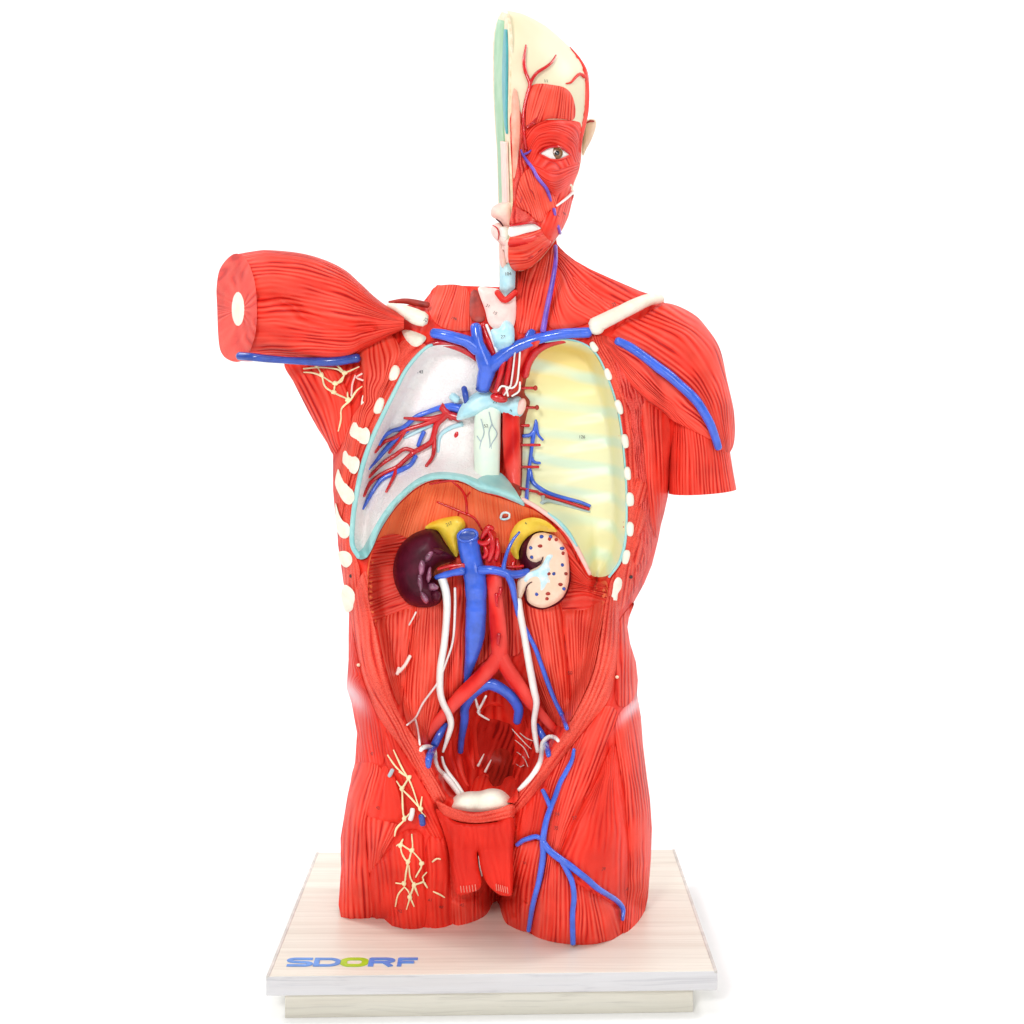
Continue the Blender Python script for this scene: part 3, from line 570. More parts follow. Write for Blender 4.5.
tube('pleura_edge', [(432, 345), (427, 347), (418, 355), (406, 370), (395, 391), (382, 417), (371.5, 440), (362, 468), (355.5, 500), (352.5, 525), (352.5, 545), (359, 557)], (1.6, 2.0, 2.2, 2.3, 2.4, 2.5, 2.6, 2.6, 2.6, 2.6, 2.6, 2.6), M['teal'], torso, surf=TS, off=2., label='teal edge round the pale chest side')
tube('pleura_edge', [(545, 342), (566, 339.5), (580, 342.5), (590, 348), (599, 358), (608, 378), (616, 402), (621, 427), (625, 466), (626.5, 500), (625.5, 537), (620, 561), (609, 577)], (.8, 1.0, 1.2, 1.2, 1.1, 1.1, 1.1, 1.1, 1.2, 1.3, 1.5, 1.7, 1.2), M['teal'], torso, surf=TS, off=1.2, label='thin teal edge round the yellow chest side')
rq = lambda x, y: TSC(x, y)
relief('pleura_edge', [(357, 553), (362, 549), (367, 541), (375, 526), (385, 510), (397, 496), (417, 479), (437, 472), (462, 474), (482, 481), (497, 487), (501, 489), (520, 498), (523, 505), (500, 496), (480, 491), (461, 481.5), (437, 479.5),
                      (419, 486), (401, 501), (390, 515), (380, 531), (372, 549), (366, 558), (359, 559)], lambda x, y: TSC(x, y) + 4, M['teal'], torso, s=2.6, R=5, Hb=4, thick=10, label='broad teal edge of the diaphragm')
relief('pleura_edge', [(478, 479), (490, 474), (499, 472), (509, 481), (519, 496), (524, 506), (505, 496), (484, 488)], lambda x, y: TSC(x, y) + 7, M['teal'], torso, s=2.6, R=5, Hb=3, thick=10, label='teal triangle under the gullet')
tube('pleura_edge', [(522, 499), (538, 508), (557, 522), (570, 536), (581, 556), (590, 574)], (2.2, 2.4, 2.6, 2.6, 2.4, 2.), M['pink'], torso, surf=rq, off=3, label='pale pink edge of the diaphragm')
tube('pleura_edge', [(548, 513), (558, 521), (568, 532), (577, 546)], (1., 2.0, 2.0, 1.), M['teal'], torso, surf=rq, off=6.5, label='short teal edge of the diaphragm')
med = relief('mediastinum', [(503, 372), (520, 362), (527, 372), (524.5, 392), (530, 402), (526, 418), (523, 440), (522, 480), (520, 496), (508, 480), (502, 440)], lambda x, y: TSC(x, y) + 4, M['brown'], torso, s=3, R=7, Hb=6)
relief('chest_vessels', [(506, 346), (526, 344), (540, 341), (531, 356), (524, 372), (522, 384), (516, 392), (508, 398), (490, 394), (494, 382), (503, 366)], lambda x, y: TSC(x, y) + 14, M['artery_light'], torso, s=3, R=8, Hb=6, thick=20,
       guides=[[(506, 350), (492, 392)], [(520, 348), (506, 394)], [(532, 348), (518, 388)]])
tube('oesophagus', [(488, 408, 24), (487, 440, 24), (487, 478, 30)], (13, 13.5, 12.5), M['oesophagus'], torso, m=22, flat=.45)
for br in ([(481, 419), (484, 432), (481, 442), (480, 450), (484, 460), (483, 470)], [(489, 412), (492, 424), (497, 434), (491, 446), (494, 456), (490, 466)], [(481, 442), (477, 436)], [(492, 424), (489, 432), (490, 446), (486, 455), (484, 460)], [(494, 456), (497, 464)]):
    tube('nerve', [(a, b, 25.5 + 5 * math.sqrt(max(0, 1 - ((a - 487) / 13) ** 2))) for a, b in br], .55, M['grey'], torso, m=6)
tube('aorta', [(511, 412, 26), (511.5, 440, 25), (513, 470, 26), (516, 492, 34)], (8.6, 9, 8.4, 4.4), M['artery_light'], torso, m=20, flat=.8)
bron = relief('bronchi', [(457, 420), (459, 410), (466, 400), (477, 392), (490, 390), (503, 394), (510, 398), (518, 396), (524, 402), (525, 408), (522, 415), (514, 419), (505, 415), (493, 409), (481, 413), (468, 418)],
              lambda x, y: 26 + 0 * x, M['sky'], torso, s=2.6, R=9, Hb=9, thick=8)
blob('bronchus_opening', 521.5, 406.5, 4.4, 8.6, 33, 3.2, M['pink'], bron, 14)
tube('bronchi', [(452, 396, 20), (457, 400, 20)], 4.2, M['sky'], bron); tube('vein', [(464, 388, 26), (465.5, 395, 30), (466.5, 403, 28)], (3.0, 3.3, 2.4), M['vein_dark'], torso, label='short dark blue vein stump above the bronchi')
# great veins
BVw = M['vein']
sv = tube('vena_cava', [[(433, 333, 50), (443, 334.5, 52), (456, 338, 52), (468, 342, 50), (478, 350, 48)], [(475.5, 326, 48), (478, 342, 50), (483, 356, 48), (487, 368, 46), (485, 378, 42), (483, 387, 38)],
      [(589, 332.5, 56), (574, 333, 56), (560, 334, 55), (545, 337, 53), (528, 342, 52), (511, 350, 50), (497, 361, 48), (487, 370, 45)]],
     [(5.2, 5.6, 6, 6.2, 6.6), (5.4, 6, 7, 9, 8.6, 7.4), (5.2, 5.2, 5.2, 5.3, 5.6, 6.2, 7.0, 8.2)], BVw, torso, m=18, label='blue forked great vein at the top of the chest')
blob('vein_opening', 482.4, 389.5, 7.0, 3.4, 40, 3, M['vein_dark'], sv, 10)
tube('vein', [(529, 342, 50), (531, 334, 48), (533, 327, 46)], (6.5, 5, 3.5), BVw, sv)
tube('artery', [(427, 345, 46), (440, 343, 46), (455, 346, 43), (468, 352, 40), (477, 359, 34)], (2.4, 3.6, 4, 4, 3.), M['artery'], torso, label='red artery under the forked vein, pale side')
tube('artery', [(589, 337, 52), (568, 339.5, 51), (552, 343, 48), (538, 350, 44), (529, 362, 38), (525, 376, 34)], (1.6, 3.0, 3.6, 4, 4.2, 4.), M['artery'], torso, label='red artery arching over the yellow chest side')
for pth in ([(506, 352, 50), (501, 372, 50), (496, 392, 46)], [(512, 350, 50), (508, 374, 49), (504, 394, 46)], [(517, 350, 49), (514, 372, 48), (511, 390, 46)]): tube('artery', pth, 2.8, M['artery'], torso, m=12)
blob('artery_opening', 499, 398, 9, 4.6, 43, 4, M['artery'], torso, 14)
tube('nerve', [[(520, 352, 54), (519, 366, 53), (517, 382, 52), (512, 388, 51), (502, 386, 51), (498, 391, 50)], [(520, 382, 50), (519, 391, 48), (512, 396, 47)], [(506, 387, 52), (508, 396, 49)]], 1.0, M['white'], torso)
tube('nerve', [[(515, 352, 54), (513, 370, 53), (511, 384, 52)], [(511, 385, 52), (504, 395, 48)]], .9, M['nerve'], torso)
# vessels on the pale side
lq = lambda x, y: TSC(x, y) + 2.5
tube('lung_artery', [[(459, 418), (449, 415), (440, 417), (430, 419), (418, 419), (404, 418)], [(440, 418), (425, 424), (406, 430), (396, 437), (386, 441), (380, 446), (375, 452)], [(452, 418), (441, 406), (446, 414), (437, 424), (434, 434), (431, 442), (422, 448), (414, 452)],
                    [(416, 452), (405, 449), (394, 456), (382, 464), (369, 477)], [(414, 452), (404, 461), (397, 467), (386, 472), (376, 478), (369, 485), (364, 496)], [(434, 436), (434, 450), (432, 458), (426, 466)], [(406, 430), (398, 442), (389, 453)], [(397, 466), (394, 476), (386, 492)]],
     [(4.4, 3.6, 3, 2.4, 2, 1.2), (3, 2.4, 2.1, 2.0, 1.8), (3.6, 3.8, 4, 3.2, 3, 2.8, 2.6), (2.2, 2.2, 2, 1.5), (2.4, 2.4, 2.2, 2, 1.6), (2.4, 2.2, 1.6), (1.8, 1.6, 1.4), (1.9, 1.7, 1.2)], M['artery'], torso, surf=lq, off=4.5, label='dark red branching artery in the pale chest side')
tube('lung_vein', [[(461, 409), (452, 407), (440, 408), (428, 412), (416, 417), (404, 427), (392, 431), (384, 437), (379, 445)], [(408, 430), (400, 435), (387, 448), (377, 460), (369, 469)], [(424, 432), (421, 438), (418, 446)], [(416, 456), (411, 464), (405, 468), (394, 473), (381, 480), (371, 494), (363, 509)]],
     [(5.2, 4.4, 3.0, 2.4, 2.4, 2.4, 2.1, 1.8, 1.4), (2.4, 2.6, 2.6, 2.0, 1.0), (2.2, 2.2, 2), (2, 2.4, 2.6, 2.4, 2.2, 2, 1.2)], M['vein'], torso, surf=lq, off=3, label='blue branching vein in the pale chest side')
tube('small_bronchi', [[(462, 424), (450, 428), (440, 436), (438, 452)], [(432, 424), (420, 430), (404, 438)]], (2.6, 2.2, 1.4), M['sky'], torso, surf=lq, off=.5)
blob('lining_hole', 456.5, 434.5, 2.2, 3.6, 8.6, 1.6, M['artery'], torso, 25)
# vessels along the spine, yellow side
cq = lambda x, y: TSC(x, y) + 2.5
for x1, yy in ((535.5, 388), (538, 407.5), (529, 425.5), (540, 445), (538.5, 467), (538, 492)):
    tube('rib_artery', [(519, yy, 24), (525, yy + .5, 21), (x1, yy - (3 if yy > 480 else -.6))] if False else [(520, yy - (4 if yy > 480 else 0)), (528, yy - (2 if yy > 480 else 0)), (x1, yy)], 1.5, M['artery'], torso, surf=cq, off=6, m=8)
for yy in (388, 407.5): blob('artery_opening', 535.5 if yy < 400 else 537, yy, 2.2, 2.6, 22, 2, M['brown'], torso)
tube('spine_vein', [[(526.5, 500), (528, 480), (530, 462), (532, 446), (534, 432), (536, 420)], [(536, 422), (538, 434), (543, 440)], [(523, 436), (530, 435), (535, 430)], [(531, 456), (534, 462), (540, 463)], [(530, 470), (533, 482), (541, 489), (551, 494), (568, 499), (580, 502), (590, 506)]],
     [(2.2, 2.0, 2, 2, 2.2, 1.2), (1.8, 1.6, 1.2), (2.0, 2, 2), (1.8, 1.6, 1.4), (2, 2.2, 2.2, 2.2, 2.0, 1.8, 1.6)], M['vein'], torso, surf=cq, off=4, m=9, label='blue vein ladder along the yellow lining')
tube('rib_artery', [(538, 493), (552, 498), (570, 503), (589, 509)], 1.6, M['artery'], torso, surf=cq, off=3.4, m=8, label='dark red artery beside the blue vein on the yellow lining')
tube('nerve', [[(541, 504), (546, 501), (558, 503), (575, 508), (590, 512)], [(543, 497), (543, 503)]], (2.2, 1.8, 1.4, 1.2, .8), M['grey'], torso, surf=cq, off=2, m=8)
# ------------------------------------------------------------------ belly
cav = lambda x, y: TSC(x, y)
relief('diaphragm', [(367, 600), (367, 575), (370, 556), (381, 531), (391, 515), (402, 502), (420, 487), (438, 481), (461, 483), (480, 492), (500, 498), (520, 505), (537, 512), (555, 527), (566, 541), (576, 560), (586, 576), (598, 582), (607, 582), (604, 606), (580, 612), (545, 616), (500, 616), (440, 612), (395, 618), (374, 622)],
       lambda x, y: TSC(x, y) + 2, M['diaphragm'], torso, s=3.2, thick=6,
       guides=[[(372, 600), (371, 575), (376, 552)], [(392, 606), (386, 560), (398, 512)], [(414, 600), (408, 545), (424, 490)], [(440, 600), (436, 540), (446, 484)], [(470, 600), (470, 540), (468, 486)], [(505, 600), (510, 550), (504, 500)], [(545, 606), (545, 570), (536, 514)], [(575, 604), (572, 580), (562, 545)], [(602, 604), (598, 594), (592, 580)]])
tube('artery', [[(430, 484), (446, 481), (462, 479.5)], [(452, 481), (462, 490), (466, 500), (467, 514)], [(465, 499), (470, 492)], [(437, 502), (452, 508), (461, 512), (474, 518), (482, 530)], [(459, 511), (458, 516)]], [(1.2, 1.6, 1.2), (1.2, 1.5, 1.3), (1., .7), (.8, 1.2, 1.4, 1.2, 1), (1, .6)], M['artery'], torso, surf=cav, off=3, m=8, label='thin dark artery branching on the diaphragm')
tube('gullet_opening', [(500.5, 518), (502, 513.6), (506, 512.4), (509.5, 514), (509.3, 517.6), (505, 519.4), (501, 518.8)], 1.2, M['calyx'], torso, surf=cav, off=4, m=8)
blob('opening', 505.2, 516, 3.2, 2.2, 21, 1.6, M['brown'], torso, -20)
BU = lambda x, y: TSC(x, y)
def bel(poly, g, mat='muscle_fine', Hb=6, R=14, **k): return mus(poly, g, mat, Hb, R, surf=BU, up=3.0, **k)
bel([(369, 585), (370, 562), (378, 540), (396, 534), (414, 545), (420, 575), (420, 600), (418, 614), (392, 619), (377, 627), (369.5, 606)], [[(412, 540), (376, 546)], [(405, 566), (371, 572)], [(405, 590), (373, 602)], [(416, 610), (378, 624)]], 'muscle_fine', 0, 16)
bel([(545, 604), (550, 570), (560, 546), (568, 545), (578, 562), (588, 577), (600, 582), (606, 588), (603.5, 606), (584, 613), (545, 616)], [[(562, 550), (588, 580)], [(556, 580), (604, 590)], [(550, 606), (602, 605)]], 'muscle_fine', 0, 14)
bel([(464, 562), (524, 562), (526, 620), (520, 652), (507, 655), (500, 648), (482, 662), (464, 668)], [[(466, 565), (466, 660)], [(495, 565), (495, 645)], [(522, 565), (522, 648)]], 'muscle_fine', 0, 10)
bel([(378, 632), (376, 622), (392, 614), (413, 611), (408, 650), (402, 700), (396, 700), (385, 664)], [[(378, 625), (386, 665), (396, 698)], [(394, 616), (394, 660), (400, 698)], [(412, 612), (407, 655), (402, 698)]], 'muscle_light', 3)
bel([(416, 588), (441, 584), (449, 640), (447, 690), (440, 716), (425, 743), (410, 728), (403, 702), (409, 650)], [[(415, 612), (408, 690), (414, 730)], [(428, 606), (424, 680), (422, 735)], [(441, 605), (442, 680), (430, 738)]], 'muscle_light', 9, 20)
bel([(449, 566), (466, 566), (465, 660), (462, 684), (450, 702), (446, 690), (450, 640)], [[(450, 600), (450, 695)], [(464, 600), (460, 685)]], 'muscle_fine', 6)
bel([(523, 592), (558, 594), (565, 650), (569, 690), (566, 726), (549, 716), (534, 682), (526, 645)], [[(523, 616), (535, 670), (552, 714)], [(540, 614), (550, 670), (560, 720)], [(560, 614), (567, 680), (567, 724)]], 'muscle_light', 9, 20)
bel([(563, 613), (584, 610), (603, 602), (601, 629), (594, 667), (583, 696), (569, 721), (571, 690), (567, 650)], [[(565, 618), (572, 690)], [(584, 612), (580, 690)], [(602, 606), (588, 680)]], 'muscle_light', 4, 12)
bel([(492, 650), (500, 646), (507, 652), (516, 670), (532, 696), (538, 712), (535, 735), (525, 760), (519, 786), (500, 796), (474, 800), (458, 790), (446, 765), (445, 735), (452, 708), (470, 685), (486, 664)],
    [[(492, 655), (455, 720), (452, 780)], [(500, 655), (492, 720), (488, 795)], [(508, 655), (534, 720), (518, 780)]], 'trunk', 0, 10, name='pelvic_wall')
for g, r_ in (([(462, 722), (456, 742), (459, 768), (468, 788)], 4.5), ([(471, 716), (469, 742), (474, 772)], 4), ([(524, 716), (529, 738), (523, 764), (515, 782)], 4.5), ([(514, 722), (519, 744), (513, 768)], 3.6), ([(482, 708), (492, 702), (504, 706)], 3.6), ([(450, 740), (450, 758), (458, 780)], 4)):
    tube('pelvic_fold', g, (r_ * .4, r_, r_, r_ * .4), M['muscle_soft'], torso, surf=cav, off=1.5, m=14, flat=.6)
relief('pelvic_floor', [(478, 724), (490, 719), (504, 722), (513, 728), (514, 750), (513, 770), (505, 782), (494, 786), (490, 775), (484, 770), (478, 750)], lambda x, y: TSC(x, y) + 4.0, M['pelvis_wall'], torso, s=3, R=8, Hb=1)
relief('rectum_stump', [(489, 776), (490, 758), (497, 748), (508, 750), (513, 762), (511, 778), (503, 786), (493, 786)], lambda x, y: TSC(x, y) + 4.8, M['rectum'], torso, s=3, R=5, Hb=.8)
relief('bladder_fold', [(463, 799), (470, 791), (476, 778), (484, 774), (489, 780), (493, 786), (501, 785), (505, 778), (512, 776), (516, 783), (518, 796), (513, 803), (490, 798), (474, 802)], lambda x, y: TSC(x, y) + 12, M['muscle_soft'], torso, s=3, R=8, Hb=6, thick=14)
M['bladder'] = paint('bladder_cream', (.92, .89, .74), .38, var=.05)
relief('bladder', [(449, 808), (452, 800), (458, 794), (468, 791.5), (480, 791), (490, 788.5), (500, 789.5), (507, 794), (511, 800), (511, 812), (474, 818), (455, 813)], lambda x, y: TS(x, y) - 11 - 2.5 * np.exp(-((x - 475) / 3.5) ** 2) + 3 * gauss(x, y, 491, 797, 9, 8), M['bladder'], torso, s=2.6, R=14, Hb=19, thick=24)
pb = relief('pelvic_section', [(436, 809), (455, 821), (474, 824), (496, 822), (513, 818), (513, 860), (512.5, 892), (507, 896), (499, 894.5), (494, 891), (488.5, 885.5), (483.6, 877), (480.2, 866), (478, 851), (477, 853), (478.3, 866), (481, 879), (480, 888), (471, 892.5), (458, 895), (454.5, 887), (451.5, 870), (447.5, 846), (442, 827)],
            lambda x, y: TS(np.minimum(np.maximum(x, 440), 513), np.minimum(y, 850)) + 10, M['flap'], torso, s=2.6, R=6, Hb=5, thick=46, guides=[[(446, 826), (458, 890)], [(470, 828), (474, 885)], [(490, 828), (498, 888)], [(511, 826), (508, 892)]], label='lift-off front of the pelvis with two lobes')
mus([(436, 799.5), (444, 804), (454, 808.5), (474, 812), (496, 809.5), (513, 804), (513.5, 817), (496, 821), (474, 823), (455, 820), (441, 812.5)], [[(438, 803), (474, 814), (512, 807)], [(441, 811), (474, 821), (512, 816)]], 'cut_wall', 3, 5, up=11, name='section_rim', parent=pb, thick=22)
sq_ = lambda x, y: TS(np.minimum(np.maximum(x, 440), 513), np.minimum(y, 850)) + 10
for k in range(12):
    xx, yy = (461 + k * 2.9, 890 - .12 * k * k * .5) if k < 6 else (496.5 + (k - 6) * 2.2, 888 + (k - 6) * .6)
    tube('fibre_tuft', [(xx - .4, yy - 4), (xx + .4, yy + 2.4)], .5, M['tuft'], pb, surf=sq_, off=6.2, m=6)
tube('septum', [(478.8, 856, 62), (480, 866, 60), (482, 876, 58)], (.6, 1.3, .7), M['white'], pb, m=6)
# kidneys
kidq = lambda x, y: 14 + 0 * x
KL = [(426, 529), (432, 528.5), (437.5, 531), (441, 536), (445, 543), (451, 550), (455.5, 557), (453, 561), (446, 563), (439, 566), (434, 572), (433.5, 577), (437, 578), (441, 583), (443, 593), (441, 601), (434, 606.5), (424, 608), (414, 606), (405, 601), (397, 589), (393, 573), (395.5, 556), (402.5, 543), (413, 534)]
kl = relief('kidney', KL, kidq, M['kidney'], torso, s=2.6, R=24, Hb=27, thick=12, weld=False, label='dark maroon kidney')
mR = lambda x, y: 37 + 0 * x
for a in [(437, 551, 7, 3.6, 12), (428.5, 556, 4, 6.5, 35), (421.5, 567, 3.8, 9.5, 8), (420, 583, 3.4, 10, -4), (424, 597, 3.6, 7, -28), (433, 587, 5, 4.4, 20), (429, 575, 2.6, 8, 10), (436, 596, 5, 5.5, 0)]:
    blob('hilum_fold', a[0], a[1], a[2], a[3], 35.5, 6.2, M['kidney_fold'] if a[0] < 436 else M['kidney'], kl, a[4], .12)
relief('adrenal_gland', [(425, 528), (431, 522.5), (440, 519), (449, 517), (457, 516), (463, 519), (465.5, 525), (463, 531), (458.5, 537), (459, 548), (456.5, 557), (451, 551), (446, 543), (441, 535), (436, 530)], lambda x, y: TSC(x, y) + 10, M['yellow'], torso, s=2.8, R=9, Hb=7, thick=12, label='yellow adrenal gland over the maroon kidney')
kr0 = relief('kidney', [(533, 532), (545, 530), (558, 535), (567.5, 546), (571, 564), (570, 585), (563, 600), (547, 610), (533, 609), (526, 603), (524, 590), (528, 578), (523, 571), (519, 560), (519, 548), (524, 539)], lambda x, y: 14 + 0 * x, M['kidney'], torso, s=2.6, R=14, Hb=16, thick=12, label='sliced kidney showing its peach inside')
kc = relief('kidney_slice', [(535, 534), (545, 532.6), (557, 537), (565.5, 547), (569, 564), (568.3, 584), (561.5, 598.5), (546, 607.5), (534, 606), (527, 600), (525.5, 590), (521, 599), (517.5, 601), (516.8, 588), (518.5, 579), (525, 572.5), (533, 569), (540, 564), (541.5, 560.5), (537, 563), (531, 561.5), (527, 556), (527, 548), (530, 540)],
            lambda x, y: 29 + 0 * x, M['kidney_cut'], kr0, s=2.4, R=4, Hb=4.5, thick=10)
relief('calyx', [(556, 544.5), (551, 552), (545.5, 556), (543, 563), (537.5, 569), (528, 573), (523, 579.5), (526, 583), (531, 579), (537, 577.5), (540, 583), (540, 592), (545, 589), (548, 583.5), (554.5, 585.5), (549, 577), (551, 570), (550, 562), (554, 556), (552, 552)], lambda x, y: 33 + 0 * x, M['calyx'], kr0, s=2.2, R=4, Hb=1.6, thick=5)
tube('spiral_groove', [[(543, 557, 34), (541, 562, 34.4), (536, 564, 34.4), (530, 562, 34)], [(532, 582, 34), (527.5, 585, 34.3), (525.5, 592, 34.3), (526.5, 600, 34)]], (.5, .8, .8, .5), M['kidney'], kr0, m=6)
for i, (a, b) in enumerate([(315, 495), (362, 495), (390, 510), (420, 555), (425, 580), (260, 552), (308, 543), (265, 600), (422, 640), (350, 685), (378, 685), (440, 685), (412, 740), (430, 762), (290, 790), (348, 787), (343, 813), (356, 507)]):
    blob('vessel_dot', 480 + a / 5.12, 440 + b / 5.12, 1.8 if i % 3 else 2.4, 1.9, 33.4, 1.2, M['vein_dark'] if i in (0, 1, 3, 5, 7, 8, 10, 13, 14) else M['brown'], kr0, 0, .1, 8, 10)
relief('adrenal_gland', [(509, 546), (511, 533), (518.5, 522), (532, 517.5), (546, 521), (557, 531), (550, 532), (540, 531), (531, 534.5), (523, 542), (519, 551), (518.5, 559), (514, 557)], lambda x, y: TSC(x, y) + 12, M['yellow'], torso, s=2.8, R=8, Hb=6, thick=12, label='yellow adrenal gland with a thin blue vein')
# great vessels of the belly
ivc = tube('vena_cava', [(467.5, 536, 30), (470, 553, 31), (474, 572, 31), (476, 590, 31), (476, 612, 31), (475, 634, 30), (472, 654, 27), (468, 672, 20), (465, 684, 12)], (10.6, 10.8, 11.2, 11, 10.6, 10.2, 8.6, 5, 2.4), M['vein'], torso, m=24, flat=.85, label='thick blue vein down the spine')
blob('vein_opening', 467.6, 535.4, 9.0, 5.4, 40, 1.6, M['vein_dark'], ivc, -6)
tube('vein_rim', [(467.6 + 9.6 * math.cos(a), 535.4 + 5.9 * math.sin(a) - 1.0 * math.cos(a), 40) for a in np.linspace(0, 2 * math.pi, 22)], 1.5, M['vein'], ivc, m=10)
tube('renal_vein', [[(463, 571, 38), (452, 573, 36), (443, 575.5, 34), (436, 577.5, 32)], [(480, 570, 38), (492, 570, 41), (502, 572, 40), (510, 574.5, 38), (519, 574, 34), (528, 571, 30)], [(503, 572, 41), (504.5, 562, 40), (508, 550, 40), (513, 540, 38), (519.5, 532, 37)],
                    [(507, 573, 40), (512, 585, 40), (515, 600, 37), (518, 614, 35), (523, 624, 34), (529, 636, 35), (536, 650, 36), (541, 664, 36), (549, 686, 36), (556, 703, 36), (562, 715, 36), (567, 729, 40)]],
     [(4.2, 3.6, 3.3, 2.4), (5, 4.4, 4.4, 4.8, 4.2, 3), (2.6, 2.0, 1.8, 1.6, 1.2), (4, 3.4, 2.6, 2.4, 2.4, 2.3, 2.3, 2.4, 2.4, 2.4, 2.4, 2.2)], M['vein'], torso, m=12, label='blue renal vein crossing to both kidneys with a long thin branch', over=cav, ov=12.5)
tube('renal_artery', [[(464, 565, 36), (450, 566, 35), (438, 569, 33)], [(464, 566.5, 36), (450, 569.5, 35)]], (2., 1.8, 1.6), M['artery'], torso, m=10)
tube('renal_artery', [[(500, 566, 33), (512, 567, 33), (523, 566, 30)], [(512, 567, 33), (514, 561, 32)]], (2., 1.8, 1.6), M['artery'], torso, m=10)
ao = tube('aorta', [[(489, 534, 26), (491, 550, 29), (493, 566, 30), (495, 590, 32), (497, 615, 34), (499, 640, 34), (500, 660, 33)], [(500, 654, 33), (492, 666, 33), (478, 680, 32), (462, 695, 30), (450, 708, 26), (438, 722, 22), (428, 737, 18), (424, 746, 20)],
                    [(500, 654, 33), (507, 668, 34), (517, 683, 34), (527, 697, 32), (537, 710, 28), (546, 720, 24), (556, 731, 24), (562, 736, 28)]],
         [(7.5, 8, 7.6, 7.8, 8, 8.4, 8.6), (8, 7.8, 7.6, 7.4, 7, 5.8, 4.6, 3.4), (8, 7.6, 7.4, 7.2, 6.6, 5, 4.4, 3)], M['artery_light'], torso, m=20, flat=.8, label='bright red artery forking above the pelvis')
for g in ([(482, 538, 34), (485, 532, 37), (489, 527, 38), (493, 529, 37)], [(477, 541, 33), (483, 543.5, 36), (489, 541, 37), (491, 535, 36)], [(489, 531, 37), (492.5, 540, 38), (492, 551, 38), (489, 561, 37)], [(497, 539, 35), (498, 549, 37), (496, 560, 36)], [(485, 546, 35), (487, 553, 36), (484, 558, 35)]):
    tube('artery_stump', g, (2.0, 2.8, 3.0, 2.2), M['artery'], ao, m=12, jit=.1)
tube('artery_stump', [[(496.5, 594, 42), (497, 606, 44)], [(501, 588, 42), (499, 596, 44)], [(499, 634, 45), (498, 645, 46)]], (2.2, 1.8, 1.2), M['artery'], ao, m=9)
tube('iliac_vein', [(460.5, 752, -6), (461.5, 738, 2), (464.5, 720, 10), (465, 707, 17), (473, 693.5, 24), (487, 684.5, 27), (498, 687, 27), (511, 696.5, 25), (518.5, 709, 20), (517, 722, 14)], (3., 3.4, 4.4, 4.8, 5.4, 5.8, 6.2, 5.4, 5.2, 4.2), M['vein'], torso, m=14, label='blue arched vein under the forked artery', over=cav, ov=3.)
tube('iliac_vein', [(446, 724, 18), (439, 736, 22), (433, 748, 24), (429, 757, 24), (428, 767, 24)], (2.4, 4, 4.2, 4.6, 3), M['vein'], torso, m=12, label='blue vein at the groin below the maroon kidney', over=cav, ov=3.)
tube('iliac_vein', [(537, 725, 20), (541, 733, 24), (546, 743, 26), (549, 756, 26)], (2.4, 3.6, 3.4, 2.6), M['vein'], torso, m=12, label='blue vein at the groin below the sliced kidney', over=cav, ov=3.)
tube('artery', [(425, 750, 27), (426, 756, 28), (423, 760, 27)], 2.4, M['artery'], torso)
# ureters, seminal ducts, nerves
tube('ureter', [(441, 576, 30), (445.5, 590, 33), (447, 605, 35), (446, 625, 35), (444, 645, 35), (440.5, 668, 36), (440, 690, 37), (443, 703, 36), (449, 715, 33), (451, 725, 31), (448, 737, 30), (443, 752, 28)], (4.6, 4.2, 3.8, 3.6, 3.6, 3.6, 3.8, 3.6, 3.4, 3.4, 2.6, 1.2), M['white'], torso, m=14, label='white ureter from the maroon kidney', over=cav, ov=11.)
tube('ureter', [(518.5, 600, 33), (520, 612, 35), (524, 634, 36), (529, 663, 38), (534, 690, 39), (536.5, 703, 37), (534, 722, 33), (535.5, 738, 31), (538, 752, 34)], (3.4, 3.6, 3.4, 3.6, 3.8, 3.6, 3, 2.8, 2.2), M['white'], torso, m=14, label='white ureter from the sliced kidney', over=cav, ov=11.)
tube('seminal_duct', [(420, 751, 30), (423, 747.5, 34), (429, 747, 36), (434, 751, 37), (435, 761, 37), (438, 769, 37), (445, 776, 39), (452, 784, 42), (459, 794, 45)], (2.2, 2.6, 2.7, 2.7, 2.6, 2.6, 3.2, 3, 2.6), M['white'], torso, m=12, label='white duct hooking over the groin, maroon kidney side', over=cav, ov=3.)
tube('seminal_duct', [(442, 757, 28), (444, 765, 32), (449, 774, 36), (456, 783, 40), (463, 793, 44)], (1.3, 1.8, 2.2, 2.0, 1.6), M['white'], torso, m=10, label='shorter white duct inside the hooked one', over=cav, ov=3.)
tube('seminal_duct', [(558.5, 741, 40), (555, 737.5, 40), (549, 737, 40), (543, 743, 40), (542, 754, 40), (540, 763, 42), (533, 775, 45), (526, 783, 48), (519, 790, 50)], (1.8, 2.4, 2.6, 2.8, 2.9, 3, 2.9, 2.7, 2.2), M['white'], torso, m=12, label='white duct hooking over the groin, sliced kidney side', over=cav, ov=3.)
tube('nerve', [[(455, 588, 33), (455, 610, 33), (453, 640, 33), (447, 660, 38), (438, 682, 38), (423, 703, 36), (416, 717, 33), (407, 725, 34)], [(415, 719, 33), (418, 731, 33), (420, 745, 34)]], (1.3, 1.4, 1.2, 1.1, 1., 1.1, 1.1, .9), M['nerve'], torso, m=8, label='thin pale nerve crossing the white ureter', over=cav, ov=12.)
tube('nerve_pin', [[(399, 672, 33), (405, 665, 34), (410, 656, 33)], [(397, 674, 32), (399, 668, 34)]], 1.8, M['tendon'], torso, m=8, over=cav, ov=12.)
tube('nerve_pin', [(409, 625, 26), (413, 618, 28), (416, 612, 28)], .9, M['tendon'], torso, m=8, over=cav, ov=12.)
